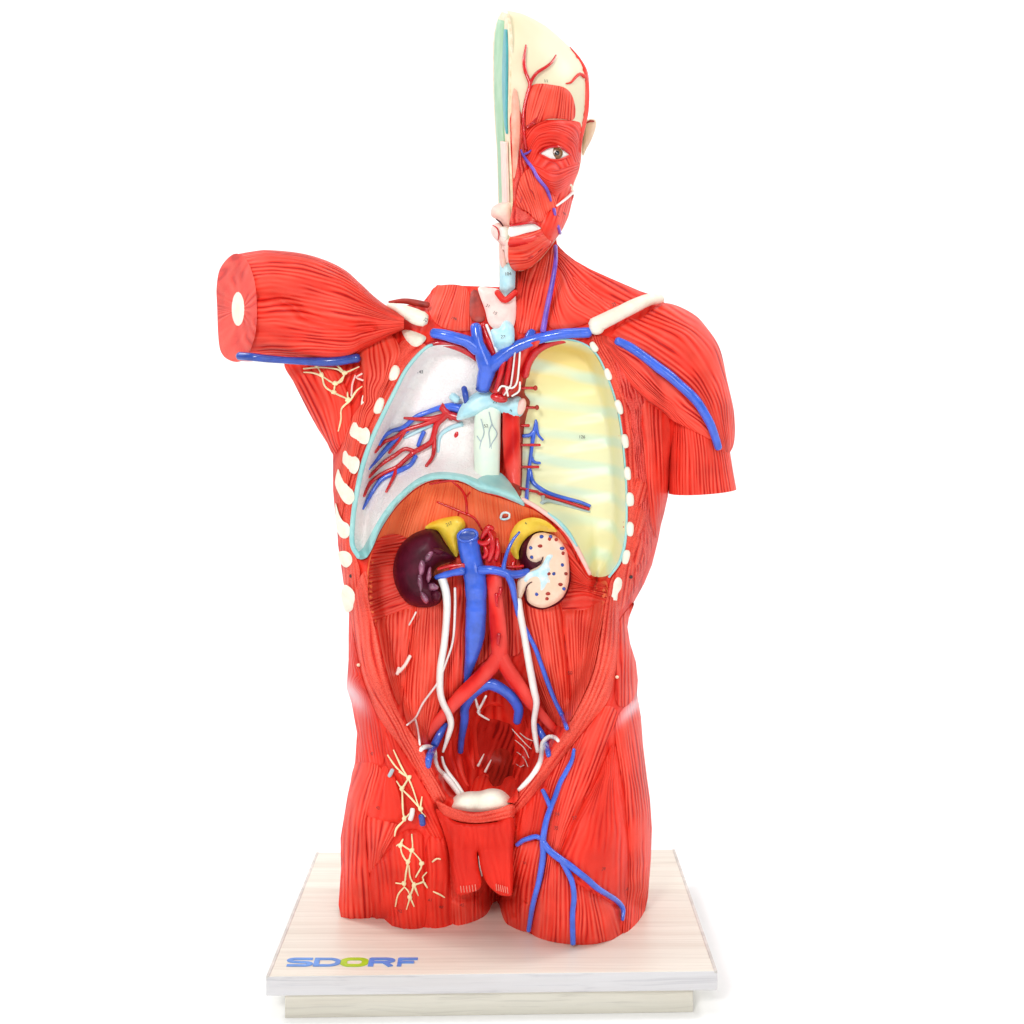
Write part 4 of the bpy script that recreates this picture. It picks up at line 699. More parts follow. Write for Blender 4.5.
tube('nerve', [[(475.5, 699, 20), (478, 708, 10), (480, 712, 4)], [(486, 696, 22), (482, 704, 12), (478, 712, 6), (482, 716, 3), (489, 720, 0)]], (1.2, 1.4, 1), M['white'], torso, m=8, label='small white forked nerve behind the arched vein')
for g in ([(512, 729), (522, 740), (531, 749)], [(515, 740), (524, 748), (529, 758)], [(517, 752), (524, 758), (528, 767)], [(516, 764), (521, 767), (524, 765)], [(520, 733), (526, 738), (533, 741)]):
    tube('nerve', g, (.35, .75, .4), M['tendon'], torso, surf=cav, off=8, m=6)
tube('nerve', [[(485, 772, -12), (489, 764, -14), (491, 760, -16)], [(478, 766, -14), (484, 754, -20)]], (1.4, 1.1, .6), M['tendon'], torso, m=8)
# veins and lymph on the thighs
thq = lambda x, y: TS(x, y) + 7
tube('thigh_vein', [[(574, 749), (572, 760), (566, 772), (560, 783), (555, 797), (550.5, 808), (546, 822), (543, 840), (543, 857), (539, 881), (533, 904), (528.5, 931)], [(542.5, 790), (546, 797), (550.5, 807)], [(517, 845), (523, 840.5), (530, 838), (536, 836.5), (542, 839)],
                    [(543, 842), (549, 850), (558, 857.5), (569, 865), (578, 872), (588, 880), (597, 888), (608, 895), (617, 901), (623, 909), (622.6, 920)], [(562, 862), (567, 871), (572, 882), (574, 897), (572.5, 915), (573, 944)]],
     [(1.6, 2.6, 2.7, 2.7, 2.9, 3.2, 3.2, 3.2, 3, 2.8, 2.7, 2.2), (2.2, 2.4, 2.6), (2.2, 2.6, 2.4), (3.6, 3.6, 3.8, 3.6, 3.4, 3.4, 3.3, 3.2, 3.0, 2.6, 1.6), (2.6, 2.9, 3, 2.9, 2.9, 2.8)], M['vein'], torso, surf=thq, off=1.2, m=12, label='blue branching vein on the front of the thigh')
KK = lambda L: [(320 + a / 5.12, 760 + b / 5.12) for a, b in L]
lym = [[(387.6, 755), (396, 767), (408, 778)], [(393.5, 750), (402, 768), (411, 784), (419.6, 810)]] + [KK(p) for p in (
    [(455, 90), (420, 140), (392, 108)], [(405, 60), (455, 90)], [(420, 150), (430, 290), (470, 262)], [(420, 150), (470, 200), (512, 250)], [(430, 310), (392, 350), (382, 390)], [(522, 188), (515, 255), (540, 290)],
    [(470, 380), (470, 460), (412, 430), (392, 440)], [(425, 405), (412, 430)], [(412, 440), (420, 480), (450, 520), (470, 460)], [(470, 462), (520, 530), (490, 600)], [(450, 525), (440, 580), (430, 630), (388, 630)], [(455, 540), (462, 600), (482, 640)],
    [(432, 650), (400, 690), (386, 750)], [(432, 650), (452, 672), (460, 700), (443, 765)], [(460, 700), (482, 750)], [(482, 640), (460, 700)], [(482, 640), (530, 622), (525, 600), (547, 575)], [(482, 640), (503, 695)], [(530, 622), (550, 655)],
    [(575, 522), (598, 505), (617, 508)], [(580, 674), (612, 688), (638, 704)])]
tube('lymph_network', lym, (.7, 1.0, .95, .7), M['lymph'], torso, surf=thq, off=1.0, m=7, sp=2.0, jit=.25, label='cream lymph network on the thigh')
for a, b in ((455, 90), (412, 436), (450, 522), (470, 462), (520, 530), (482, 640), (460, 702), (430, 632), (515, 250), (420, 145), (432, 300)):
    x, y = KK([(a, b)])[0]; blob('lymph_node', x, y, 2.5, 2.9, float(thq(np.array([x]), np.array([y]))[0]) + 1, 1.8, M['lymph'], torso, 20, .15, 8, 12)
tube('vessel_stump', [KK([(462, 305), (470, 280), (474, 252)])[i] + (0,) for i in range(3)] and KK([(462, 305), (470, 280), (474, 252)]), 2.5, M['nerve'], torso, surf=thq, off=2, label='short white vessel stump among the lymph network')
tube('vessel_stump', KK([(519, 285), (523, 308), (526, 330)]), 3.2, M['vein_dark'], torso, surf=thq, off=1, label='short dark blue vessel stump beside the lymph network')
tube('vessel_stump', KK([(355, 82), (366, 62), (372, 50)]), 2.0, M['grey'], torso, surf=thq, off=1, label='small grey vessel stump on the hip')
CCc = lambda L: [(200 + a / 5.12, 230 + b / 5.12) for a, b in L]
axq = lambda x, y: TS(x, y) + 8
tube('lymph_network', [CCc(p) for p in ([(530, 710), (610, 703), (700, 712), (740, 730), (815, 700)], [(597, 695), (622, 740), (640, 800), (685, 832), (755, 865)], [(530, 728), (580, 732), (630, 752), (692, 785), (740, 745)], [(692, 785), (685, 830)], [(700, 692), (738, 728)], [(740, 730), (725, 775), (692, 785)], [(830, 800), (800, 825), (770, 870), (725, 915), (722, 970), (708, 1030)], [(755, 830), (757, 868)])],
     (.7, 1.0, .95, .7), M['lymph'], torso, surf=axq, off=1, m=7, sp=2., jit=.25, label='cream lymph network in the armpit')
for a, b in ((740, 732), (692, 785), (685, 830), (757, 868), (622, 742), (600, 695)):
    x, y = CCc([(a, b)])[0]; blob('lymph_node', x, y, 2.8, 2.6, float(axq(np.array([x]), np.array([y]))[0]) + 1, 1.8, M['lymph'], torso, 20, .15, 8, 12)
tube('nerve', [CCc([(795, 745), (780, 790), (775, 850)]), CCc([(830, 735), (800, 755), (835, 770)])], 1.0, M['pink'], torso, surf=axq, off=2, m=7)
# small screw holes and dots in the plaster
for x, y, r in ((631, 577, 1.9), (351, 576, 1.9)): blob('screw_hole', x, y, r, r, float(TS(np.array([x]), np.array([y]))[0]) + 4.5, 1.2, M['ink'], torso, n=8, m=12)
for x, y in ((358.5, 665), (617, 677)): blob('stud', x, y, 1.9, 1.7, float(TS(np.array([x]), np.array([y]))[0]) + 6, 2, M['skin'], torso, n=8, m=12)
# ------------------------------------------------------------------ half head
HOUT = [(507, 10.6), (512, 11.2), (522, 13.5), (533, 18.5), (546, 26), (558, 36), (569, 46.5), (578, 57), (585, 69), (588.6, 84), (588.8, 100), (586, 118), (582.5, 138), (581.3, 160), (579, 172), (574, 184), (572.6, 193),
        (572, 203), (568.5, 217), (563, 229), (557, 238), (550, 248), (541, 259), (531, 267.5), (522, 271), (514, 271)]
HL = cr(HOUT, 3)
FRONT = [(509.5, 264), (508, 250), (509.5, 236), (511.5, 226), (512, 212), (513, 200), (512.3, 180), (511.5, 150), (510.8, 120), (511.2, 90), (511.6, 60), (511, 38), (509.5, 22)]
def face(x, y):
    x, y = np.asarray(x, float), np.asarray(y, float)
    q = (68 - 10 * sst((80 - y) / 70) + 6 * sst((y - 120) / 60)) * rnd(pdist(x, y, HL, False), 58.)
    q = q + 30 * sst((y - 195) / 45)
    q = q + 15 * gauss(x, y, 513, 206, 8, 11) + 8 * gauss(x, y, 511, 180, 7, 18) - 11 * gauss(x, y, 547, 153, 15, 8) - 5 * gauss(x, y, 524, 150, 6, 8) + 5 * gauss(x, y, 550, 132, 22, 6)
    q = q + 10 * gauss(x, y, 555, 184, 12, 10) + 6 * gauss(x, y, 520, 220, 14, 3.5) + 7 * gauss(x, y, 521, 241, 15, 4) - 6 * gauss(x, y, 519, 250, 15, 3) + 10 * gauss(x, y, 518, 261, 11, 6) - 6 * gauss(x, y, 543, 212, 5, 12, -25) + 5 * gauss(x, y, 556, 222, 7, 12)
    return q
hback = lambda x, y: -76 * rnd(pdist(x, y, HL, False), 62.) - 1
head = relief('head', FRONT + HOUT, face, M['bone'], torso, s=3.0, smooth=False, back=hback, label='half head split down the middle')
head.data.materials.clear(); head.data.materials.append(paint('skull_ivory', (.80, .74, .53), .45, c2=(.78, .70, .46), scale=10))
# split face of the head: strips between its front edge and its back edge
def edgeF(pts): return np.array([(x, y, float(face(np.array([x + .5]), np.array([y]))[0]) if 24 < y < 262 else 40.) for x, y in pts], float)
FE = [(508, 14), (509.5, 22), (511, 38), (511.6, 60), (511.2, 90), (510.8, 120), (511.5, 150), (512.3, 180), (513, 200), (512, 212), (511.5, 226), (509.5, 236), (508, 250)]
BE = [(503, 12), (498.5, 20), (495.3, 34), (494.3, 50), (494.2, 75), (494.8, 100), (496.5, 130), (498, 150), (499, 180), (499.5, 200), (499.8, 212), (500, 226), (500, 238), (500, 250)]
FE3 = resample(np.array([(x, y, 62 * math.sqrt(max(0, 1 - max(0, (50 - y) / 45) ** 2)) + (6 if y > 150 else 0)) for x, y in FE], float), 60)
BE3 = resample(np.array([(x, y, -70 * math.sqrt(max(0, 1 - max(0, (50 - y) / 45) ** 2)) + (40 * max(0, y - 150) / 100)) for x, y in BE], float), 60)
mixl = lambda t: BE3 * (1 - t) + FE3 * t
M['diploe'] = paint('skull_rim_cream', (.84, .76, .56), .45, c2=(.74, .58, .36), scale=160)
loft('split_face', BE3, FE3, M['diploe'], head, m=10)
g0 = slice(2, 60)
loft('brain_fold', mixl(.12)[g0], mixl(.66)[g0], M['green'], head, off=.0012, thick=2, m=6)
i0, i1 = 4, 31
wf = np.linspace(0, 1, i1 - i0)[:, None]; wid = .24 * np.sin(np.pi * np.clip(wf * .9 + .1, 0, 1)) ** .6
A_ = BE3[i0:i1] * (1 - (.90 - wid)) + FE3[i0:i1] * (.90 - wid); B_ = BE3[i0:i1] * .09 + FE3[i0:i1] * .91
loft('brain_sinus', A_, B_, M['blue_teal'], head, off=.0024, thick=2, m=6)
ns = slice(32, 60)
loft('nasal_wall', mixl(.5)[ns], mixl(.93)[ns], M['pink'], head, off=.003, thick=2, m=6)
relief('nose_section', [(490.5, 213), (492, 207.5), (497, 204), (503, 202.5), (511, 203), (512.5, 212), (512, 226), (505, 226), (500, 222), (496, 219), (492, 217)], lambda x, y: 64 + 0 * x, M['pink'], head, s=2.4, R=7, Hb=9, thick=16)
tube('nostril', [(496, 219, 74), (500, 222, 74), (503, 226, 73)], (.6, 1., .6), M['kidney'], head, m=7)
relief('lip_section', [(492, 226), (497, 222.5), (504, 225), (511, 226), (510, 238), (509, 250), (504, 246), (497, 241), (492.5, 236), (490.5, 231)], lambda x, y: 62 + 0 * x, M['pale_pink'], head, s=2.4, R=6, Hb=8, thick=16)
relief('tooth_section', [(500, 228), (506, 227), (509, 233), (507, 240), (502, 239), (499, 234)], lambda x, y: 69 + 0 * x, M['white'], head, s=2, R=3, Hb=3, thick=6)
tube('lip_groove', [(492.5, 225, 67), (497, 228, 72), (499, 234, 73), (498, 240, 71)], (.5, .8, .9, .5), M['artery'], head, m=7)
tube('chin_section', [(508, 240, 68), (506.8, 250, 66), (508, 262, 60)], (2.2, 2.4, 1.6), M['pale_pink'], head, m=10)
relief('jaw_section', [(500, 243), (506, 247), (507, 262), (503, 268), (500, 262)], lambda x, y: 40 + 0 * x, M['pink'], head, s=2.4, R=4, Hb=4, thick=30)
relief('neck_section', [(498.8, 240), (502, 240), (502, 286), (499, 287)], lambda x, y: 20 + 0 * x, M['tendon'], head, s=2.6, thick=30, smooth=False)
# muscles of the face
def fm(poly, g, mat='muscle_fine', Hb=3, R=9, up=1.2, **k): return mus(poly, g, mat, Hb, R, surf=face, up=up, s=2.6, parent=head, name=k.pop('name', 'face_muscle'), **k)
fm([(511, 128), (524, 126), (545, 120), (575, 121), (581.5, 128), (581, 158), (578.5, 171), (573.6, 184), (572.4, 193), (571.6, 203), (568, 217), (562.5, 229), (556.5, 238), (549.5, 248), (540.5, 258.6), (531, 267), (522, 270.6), (514, 270.6), (509, 263), (508.2, 250), (509.8, 236), (511.6, 226), (512.2, 212), (513, 200), (512.4, 180)],
   [[(513, 130), (516, 200), (514, 265)], [(545, 130), (545, 190), (530, 262)], [(578, 130), (574, 185), (548, 245)]], 'muscle', 0, 5, up=.4, name='face_base')
fm([(510, 118), (516, 108), (523, 118), (524, 146), (527, 160), (524, 172), (518, 184), (515, 200), (516, 206), (530, 216), (538, 224), (524, 224.5), (510, 226), (511.5, 212), (513, 200), (512.5, 180), (511.7, 150)],
   [[(511, 125), (513, 180), (512, 220)], [(519, 115), (519, 180), (518, 222)], [(523, 125), (526, 190), (534, 222)]], 'rough_red', 2, 6)
fm([(511.8, 100), (514, 88), (516.5, 90), (519, 104), (520, 122), (519.5, 140), (518, 156), (516, 172), (513.2, 178), (512.3, 150), (511.3, 124)], None, 'rough_red', 1.0, 4, up=4.2, label='pale strip beside the split forehead').data.materials[0] = paint('brow_orange_pink', (.82, .30, .20), .42, c2=(.84, .42, .30), scale=70)
fm([(527, 92), (533, 85), (542, 83.6), (553, 85), (563, 87), (570, 92), (574, 101), (575.5, 112), (573, 120), (562, 119), (548, 119), (536, 124), (526, 128), (524.5, 110)],
   [[(528, 92), (525, 126)], [(545, 85), (533, 123)], [(560, 87), (556, 118)], [(573, 100), (572, 118)]], 'muscle_light', 4, 9, name='forehead_muscle')
ORB = [(524, 134), (532, 126), (545, 121), (560, 120), (574, 122), (580, 128), (580.5, 145), (579.5, 160), (577.5, 172), (571, 183), (560, 189), (548, 186), (538, 178), (530, 168), (527, 155)]
fm(ORB, [[(528, 156), (537, 140), (556, 136), (573, 146), (577, 158)], [(527, 148), (537, 132), (557, 128), (576, 138), (579.5, 152)], [(526, 140), (536, 126), (556, 121), (576, 126), (581, 140)]], 'face', 3.5, 9, up=1.5, name='eye_ring_muscle')
fm([(528, 160), (536, 164), (553, 169), (570, 164), (578, 162), (576.5, 174), (569, 186), (556, 195), (549, 190), (540, 178), (532, 170)], [[(536, 164), (554, 170), (576, 163)], [(536, 170), (554, 180), (575, 172)], [(546, 188), (556, 192), (570, 184)]], 'face', 3, 9, up=4)
fm([(524, 172), (531, 170), (540, 180), (548, 190), (556, 197), (556, 206), (548, 212), (540, 222), (528, 212), (517, 205), (518, 186)], [[(520, 184), (530, 208)], [(530, 176), (540, 214)], [(544, 188), (550, 206)]], 'muscle_light', 3, 8, up=2)
fm([(556, 206), (573, 194), (571.5, 204), (568, 217), (563, 228), (556, 238), (549, 240), (541, 230), (544, 218), (550, 211)], [[(556, 208), (545, 236)], [(566, 202), (556, 236)], [(572, 200), (564, 228)]], 'muscle', 4, 9, up=2)
fm([(510, 237), (522, 235), (534, 232), (541, 229), (550, 240), (548, 249), (540, 259), (531, 267), (522, 270), (514, 270), (509.5, 263), (508.3, 250)], [[(510, 239), (525, 238), (541, 231)], [(510, 250), (526, 248), (545, 238)], [(511, 262), (530, 260), (548, 246)]], 'muscle_light', 3, 9)
lip = fm([(509.5, 240), (524, 238), (536, 235), (543, 231), (541, 236), (532, 242), (520, 246), (509, 247)], [[(510, 242), (525, 240), (541, 233)], [(510, 246), (525, 244), (541, 236)]], 'artery_light', 3, 5, up=4, name='lower_lip')
relief('teeth', [(509.5, 226.5), (520, 225), (533, 223.3), (536, 225), (541, 228), (536, 230.5), (526, 233), (510, 236.6)], lambda x, y: face(x, y) + 2.2, M['white'], head, s=2.2, R=4, Hb=2, thick=5)
tube('upper_lip_line', [(510, 225.8), (520, 224.2), (533, 222.6), (541, 227.5)], (.9, 1.2, 1.2, .6), M['artery'], head, surf=face, off=4.5, m=8)
tube('cheek_tendon', [(556.5, 206, ), (565, 199.5), (574, 191.5)], (1., 1.5, 1.6), M['white'], head, surf=lambda x, y: np.maximum(face(x, y), 8), off=5, m=8)
for p in ([(556, 214), (560, 218)], [(551, 220), (556, 224)], [(562, 212), (566, 215)], [(549, 227), (552, 232)], [(528, 258), (533, 256)], [(538, 252), (543, 248)], [(526, 186), (532, 192), (535, 200)], [(522, 196), (520, 203)]):
    tube('face_slit', p, (.5, 1.3, .5), M['pelvis'], head, surf=face, off=4.2, m=7)
# eye
eyeq = lambda x, y: face(x, y) + 5.0
eye = relief('eye', [(540.5, 153.4), (545, 149.5), (551, 147.4), (557, 147.6), (562.5, 149.8), (567, 152.6), (569, 154.4), (564, 157.4), (557, 159.2), (550, 158.4), (545, 156)], eyeq, M['white'], head, s=2, R=7, Hb=3, thick=5)
eq = float(face(np.array([555.]), np.array([153.]))[0]) + 8
blob('iris', 557, 153, 5.9, 6.1, eq - .2, 1.5, M['iris'], eye, n=12, m=28); blob('pupil', 557, 153, 2.7, 2.8, eq + .7, 1.1, M['black'], eye, n=10, m=20)
blob('painted_glint', 555.2, 151.2, .75, .75, eq + 2.0, .5, M['white'], eye, n=6, m=10)  # white bead modelled as the highlight on the eye
tube('eyelid', [(539, 153.8), (545, 149.0), (551, 146.6), (557, 146.6), (563, 148.8), (568, 152.4), (570.5, 155)], (.8, 1.3, 1.5, 1.5, 1.4, 1.2, .8), M['artery'], eye, surf=eyeq, off=1.6, m=8, label='dark upper eyelid')
tube('eyelid', [(540, 154), (545, 156.6), (550, 159.2), (557, 160), (564, 158.2), (570, 155)], (.7, .9, 1.0, 1.0, .9, .7), M['artery_light'], eye, surf=eyeq, off=1.2, m=8, label='lower eyelid')
# vessels of the head
fs = lambda x, y: face(x, y) + 1
tube('head_artery', [[(526, 149), (524.6, 140), (523.6, 126), (523.4, 114), (525, 104), (527.5, 94), (530, 85), (528, 78), (525.4, 71), (524, 61), (526, 45)], [(530, 84), (533.5, 77), (538, 72), (546, 67), (552, 62), (556, 55)], [(527, 127), (533, 122), (541, 112)], [(527, 128), (532, 124), (536, 123)]],
     [(1.6, 1.4, 1.4, 1.5, 1.6, 1.8, 2.0, 1.9, 1.9, 1.8, .9), (1.8, 1.7, 1.7, 1.6, 1.4, .8), (1.2, 1., .5), (1.1, .7)], M['artery'], head, surf=fs, off=3.2, m=9, label='dark red artery forking on the forehead')
tube('head_artery', [[(570, 47), (577, 56), (583, 66), (586, 76), (586.6, 92), (586, 108), (583.6, 124), (581, 138), (580, 152)], [(585, 77), (580, 74), (575, 78), (571, 82.5), (566, 83.5)]], [(.5, 1.4, 2.2, 2.8, 3.0, 3.0, 2.6, 1.8, 1.2), (1.8, 1.6, 1.4, 1.2, .6)], M['artery_light'], head, surf=lambda x, y: np.maximum(face(x, y), 6), off=2, m=10, label='red artery along the temple')
tube('face_vein', [[(521, 150), (523, 155), (527, 161), (533, 169), (536, 175), (541, 182), (546, 188), (549, 195), (551, 201)], [(523, 155), (529, 152), (531, 150)], [(554, 209), (555, 215)], [(558, 226), (560, 233)]], [(1., 1.4, 1.8, 1.8, 1.9, 1.9, 1.8, 1.7, 1.0), (1.2, 1.2, .7), (1.8, 1.5), (1.6, 1.8)], M['vein_purple'], head, surf=fs, off=4.5, m=9, label='violet vein slanting down the cheek')
relief('ear', [(584.5, 121), (588, 119.5), (593, 119), (596.3, 121), (596, 127), (593.5, 135), (590, 143), (586, 150), (583, 156), (581.5, 150), (582.5, 138)], lambda x, y: -14 + (x - 584) * .5, M['skin'], head, s=2.4, R=4, Hb=6, thick=12)
tube('ear_fold', [(586.5, 123, -4), (590, 121, -3), (594, 121.3, -2)], (.8, 1.2, .8), M['brown'], head, m=8)
# ------------------------------------------------------------------ little printed part numbers
cur_cache = {}
def mark(txt, x, y, qf, size=4.2, mat='ink', rot=0, parent=None):
    if txt not in cur_cache:
        c = bpy.data.curves.new('printed_number', 'FONT'); c.body = txt; c.size = 1; c.align_x = 'CENTER'; c.align_y = 'CENTER'; c.extrude = .015
        ob = bpy.data.objects.new('printed_number', c); col.objects.link(ob); dg = bpy.context.evaluated_depsgraph_get()
        me = bpy.data.meshes.new_from_object(ob.evaluated_get(dg)); cur_cache[txt] = me; bpy.data.objects.remove(ob)
    me = cur_cache[txt].copy(); me.materials.clear(); me.materials.append(M[mat])
    e = 2.0
    q = [float(qf(np.array([x + dx]), np.array([y + dy]))[0]) for dx, dy in ((0, 0), (e, 0), (0, e))]
    p0, p1, p2 = W(x, y, q[0] + 1.), W(x + e, y, q[1] + 1.), W(x, y + e, q[2] + 1.)
    ax = Vector(p1 - p0).normalized(); up = Vector(p0 - p2); nz = ax.cross(up).normalized(); ay = nz.cross(ax)
    s = size * .00094; c, sn = math.cos(rot), math.sin(rot); ux, uy = ax * c + ay * sn, ay * c - ax * sn
    for v in me.vertices: v.co = Vector(p0) + ux * v.co.x * s + uy * v.co.y * s + nz * (v.co.z * s + .0002)
    me.update(); return link('printed_number', me, None, parent or torso)
bl = lambda k: (lambda x, y: TSC(x, y) + k)
for t, x, y, f, r in [('126', 582, 437, bl(3), 0), ('143', 420, 372, bl(3), 0), ('25', 614, 304.5, lambda x, y: 62 - (x - 594) * .06 + 0 * y, .4), ('25', 426, 320, lambda x, y: 56.5 + 0 * x, .9), ('196', 454, 318.5, bl(8), -.3), ('21', 488, 306, bl(11), -.4),
                      ('15', 495, 313, bl(11), -.5), ('27', 503, 337, bl(21), 0), ('104', 508, 274, lambda x, y: 43 + 0 * x, .1), ('29', 495, 402, lambda x, y: 36 + 0 * x, -.2), ('9', 511, 411, lambda x, y: 36 + 0 * x, .4),
                      ('52', 486, 426, lambda x, y: 31 + 0 * x, .1), ('217', 449, 524, bl(18.5), .4), ('6', 526, 523, bl(19), 0), ('11', 546, 81, lambda x, y: face(x, y) + 1, 0)]:
    mark(t, x, y, f, 4.4, rot=r)
for t, x, y, k in [('34', 557, 814, 8), ('35', 556, 828, 8), ('37', 574.5, 818, 9), ('31', 525, 863, 9), ('39', 603.5, 869, 10), ('36', 627, 889, 9), ('42', 400, 911, 9), ('41', 430, 900, 7), ('48', 441, 907, 7), ('45', 462, 905, 9), ('43', 378, 808, 9), ('47', 372, 754, 6), ('50', 570, 673, 7)]:
    mark(t, x, y, (lambda k: lambda x, y: (TSC(x, y) if k == 7 and np.all(x > 565) else TS(x, y)) + k)(k), 4.6, 'ink_red', random.uniform(-.2, .3))
for t, (x, y, q_) in zip(('3', '4', '5', '6', '7', '8'), ribs[:6]):
    mark(t, x + 2, y + 1, (lambda q_: lambda x, y: q_ + 0 * x)(q_), 4.6)
# ------------------------------------------------------------------ wooden board
def ground(x, y, z=0.):
    Y = F * (H - z) / (y - CY); return ((x - CX) * Y / F, Y, z)
base = empty('display_board', (0, 1.3, 0), 'pale wooden display board on a narrower plinth, with blue and green lettering', 'display board')
fl, fr, br_, bl_ = ground(266, 976.5), ground(717.5, 971), ground(675, 849.5), ground(316, 852.5)
def slab(name, c, z0, z1, mat, parent, bev=.0009):
    c = [Vector((p[0], p[1], 0)) for p in c]; V = [(p.x, p.y, z) for z in (z0, z1) for p in c]
    Fc = [(3, 2, 1, 0), (4, 5, 6, 7), (0, 1, 5, 4), (1, 2, 6, 5), (2, 3, 7, 6), (3, 0, 4, 7)]
    o = mesh_from(name, V, Fc, mat, parent, False)
    o.matrix_parent_inverse = parent.matrix_basis.inverted()
    b = o.modifiers.new('soft_edges', 'BEVEL'); b.width = bev; b.segments = 2; return o
TH = .0166
board = slab('board_top', [fl, fr, br_, bl_], -TH, 0, M['wood'], base)
board.data.materials.append(M['wood_edge'])
for p in board.data.polygons:
    if abs(p.normal.z) < .5: p.material_index = 1
def lerp2(a, b, t): return (a[0] + (b[0] - a[0]) * t, a[1] + (b[1] - a[1]) * t)
i0_, i1_ = .0, .0075
for (a, b, c, d) in ((fl, bl_, fr, br_), (fr, br_, fl, bl_)):
    slab('edge_strip', [lerp2(a, c, .0005), lerp2(a, c, i1_), lerp2(b, d, i1_), lerp2(b, d, .0005)] if a is fl else [lerp2(a, c, i1_), lerp2(a, c, .0005), lerp2(b, d, .0005), lerp2(b, d, i1_)], -.002, .0004, M['band'], base, .0002)
ins = .015
pl = [(fl[0] + ins, fl[1] + .006), (fr[0] - ins - .005, fr[1] + .006), (br_[0] - ins - .005, br_[1] - ins), (bl_[0] + ins, bl_[1] - ins)]
slab('plinth', pl, -.0378, -TH, M['wood_plinth'], base, .0005)
# lettering: wide outlines on the board
def letter(paths, x0, w, mat, st=.20):
    V, Fc = [], []
    P0, P1 = ground(x0, 967.0), None
    xl = ground(x0, 966.2)[0]; sc = w * 1.195 / F; Yb, Yt = ground(x0, 966.6)[1], ground(x0, 958.2)[1]; hh = Yt - Yb
    for pi, pth in enumerate(paths):
        C = cr(pth, .04, False, len(pth) > 4); t = np.gradient(C, axis=0); t /= np.linalg.norm(t, axis=1)[:, None] + 1e-9
        nx, ny = -t[:, 1] * st * .9, t[:, 0] * st
        b0 = len(V)
        for (u, v), a, b in zip(C, nx, ny):
            for s_, z in ((1, .0001), (-1, .0001), (1, .0005 + pi * .0002), (-1, .0005 + pi * .0002)):
                V.append((xl + (u + s_ * a * .5) * sc, Yb + (v + s_ * b * .5) * hh + .0008 * 0, z))
        for i in range(len(C) - 1):
            k = b0 + i * 4
            Fc += [(k + 2, k + 3, k + 7, k + 6), (k, k + 2, k + 6, k + 4), (k + 1, k + 5, k + 7, k + 3)]
        n = len(C) - 1; Fc += [(b0, b0 + 1, b0 + 3, b0 + 2), (b0 + 4 * n, b0 + 4 * n + 2, b0 + 4 * n + 3, b0 + 4 * n + 1)]
    o = mesh_from('logo_letter', V, Fc, mat, base, False); o.matrix_parent_inverse = base.matrix_basis.inverted()
    import bmesh
    bm = bmesh.new(); bm.from_mesh(o.data); bmesh.ops.recalc_face_normals(bm, faces=bm.faces); bm.to_mesh(o.data); bm.free(); return o
letter([[(.98, .88), (.6, .89), (.2, .88), (.06, .72), (.2, .55), (.5, .5), (.82, .45), (.94, .28), (.8, .12), (.4, .11), (.02, .12)]], 286, 25, M['blue_logo'], .24)
letter([[(.05, .88), (.45, .88), (.7, .86), (.93, .68), (.95, .5), (.92, .3), (.7, .13), (.45, .11), (.05, .11)], [(.10, .98), (.10, 0)]], 313, 25, M['blue_logo'], .24)
letter([[(.5, .88), (.25, .86), (.08, .7), (.07, .5), (.08, .3), (.25, .13), (.5, .11), (.75, .13), (.92, .3), (.93, .5), (.92, .7), (.75, .86), (.5, .88)]], 341, 24.5, M['green_logo'], .30)
letter([[(.10, 0), (.10, .98)], [(.05, .88), (.4, .88), (.75, .87), (.92, .76), (.9, .6), (.7, .5), (.4, .49), (.1, .49)], [(.62, .48), (.9, 0)]], 368, 25, M['blue_logo'], .24)
letter([[(.10, 0), (.10, .98)], [(.05, .88), (.98, .88)], [(.05, .48), (.82, .48)]], 397, 20, M['blue_logo'], .24)
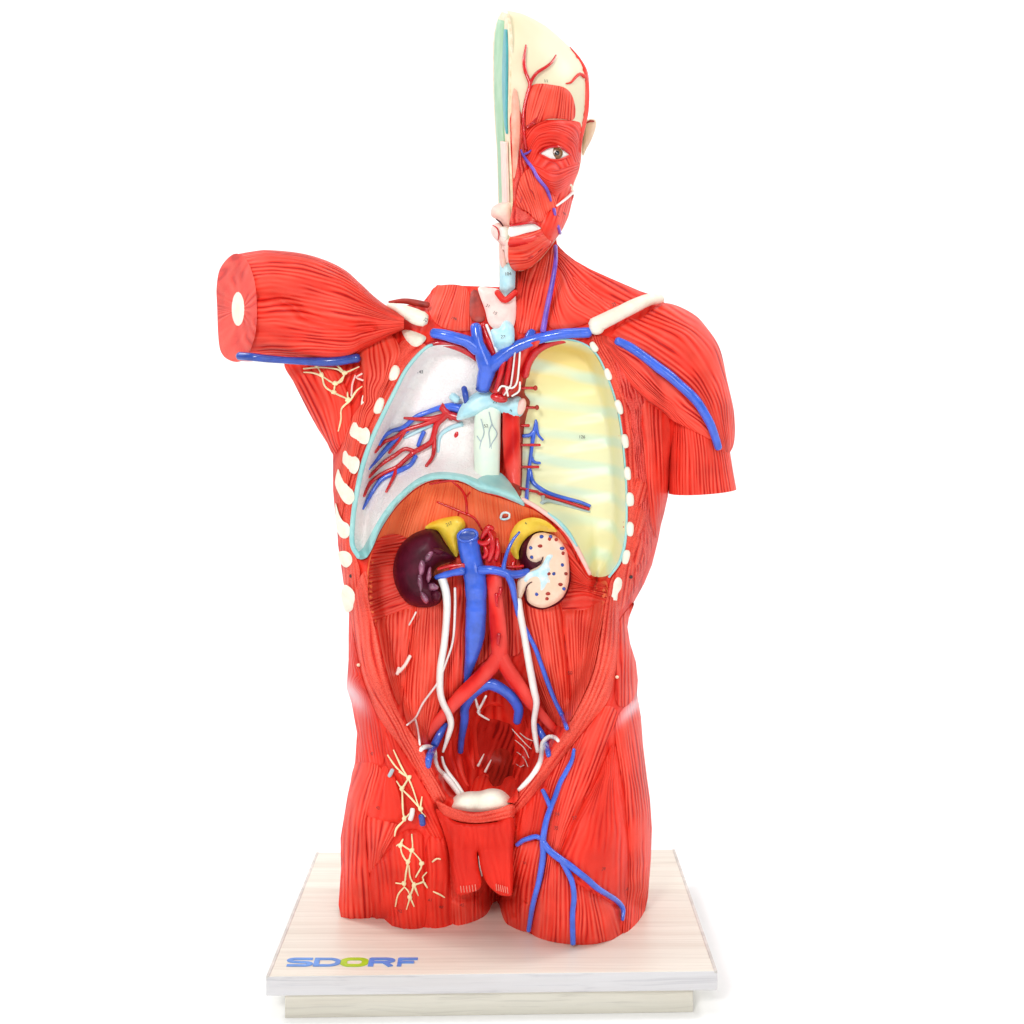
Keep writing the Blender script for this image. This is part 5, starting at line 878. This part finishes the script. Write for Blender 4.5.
# ------------------------------------------------------------------ white paper sweep, lamps, camera
V, Fc = [], []; n = 24
prof = [(-1.4, -.0378), (2.2, -.0378)] + [(2.2 + .9 * math.sin(a), -.0378 + .9 * (1 - math.cos(a))) for a in np.linspace(.08, math.pi / 2, n)] + [(3.1, 3.2)]
for y, z in prof: V += [(-7., y, z), (7., y, z)]
Fc = [(2 * i, 2 * i + 1, 2 * i + 3, 2 * i + 2) for i in range(len(prof) - 1)]
bd = mesh_from('backdrop', V, Fc, M['backdrop'], None); bd['kind'] = 'structure'; bd['label'] = 'seamless white studio paper behind and under the board'; bd['category'] = 'backdrop'
def lamp(name, loc, aim, size, power, c=(1, 1, 1), sy=None):
    l = bpy.data.lights.new(name, 'AREA'); l.energy = power; l.size = size; l.color = c
    if sy: l.shape = 'RECTANGLE'; l.size_y = sy
    o = bpy.data.objects.new(name, l); col.objects.link(o); o.location = loc
    o.rotation_euler = (Vector(aim) - Vector(loc)).to_track_quat('-Z', 'Y').to_euler(); return o
lamp('added_softbox', (-.55, -.55, 1.25), (0, 1.3, .38), .34, 18)  # unseen key light, added for modelling
lamp('added_softbox', (.50, -.5, .75), (0, 1.3, .40), .7, 7)  # unseen frontal fill, added to brighten the open cavities
lamp('added_softbox', (-.1, .8, 2.1), (0, 1.35, .2), .6, 5)  # unseen overhead light, added to lift the board top
lamp('added_paper_lamp', (-1.7, 1.7, 2.4), (0, 3.0, .9), .9, 31)  # unseen background lamps, added to keep the paper white
lamp('added_paper_lamp', (-4.4, 1.2, 2.6), (-4.2, 3.0, .7), 1.2, 45)  # outer pair added to whiten the far sides of the paper
lamp('added_paper_lamp', (4.4, 1.2, 2.6), (4.2, 3.0, .7), 1.2, 45)
lamp('added_paper_lamp', (1.7, 1.7, 2.4), (0, 3.0, .9), .9, 31)
w = bpy.data.worlds.new('World'); scene.world = w; w.use_nodes = True
w.node_tree.nodes['Background'].inputs[0].default_value = (1, 1, 1, 1); w.node_tree.nodes['Background'].inputs[1].default_value = .33
cam = bpy.data.cameras.new('Camera'); co = bpy.data.objects.new('Camera', cam); col.objects.link(co)
co.location = (0, 0, H); co.rotation_euler = (math.pi / 2, 0, 0); cam.sensor_width = 36; cam.lens = F * 36 / 1024; cam.shift_y = -(512 - CY) / 1024; cam.clip_end = 50; cam.clip_start = .05
scene.camera = co
vs = scene.view_settings; vs.view_transform = 'Standard'; vs.look = 'None'; vs.exposure = 0; vs.gamma = 1; vs.use_curve_mapping = False
scene.render.engine = 'CYCLES'; scene.cycles.use_denoising = True; scene.cycles.max_bounces = 6
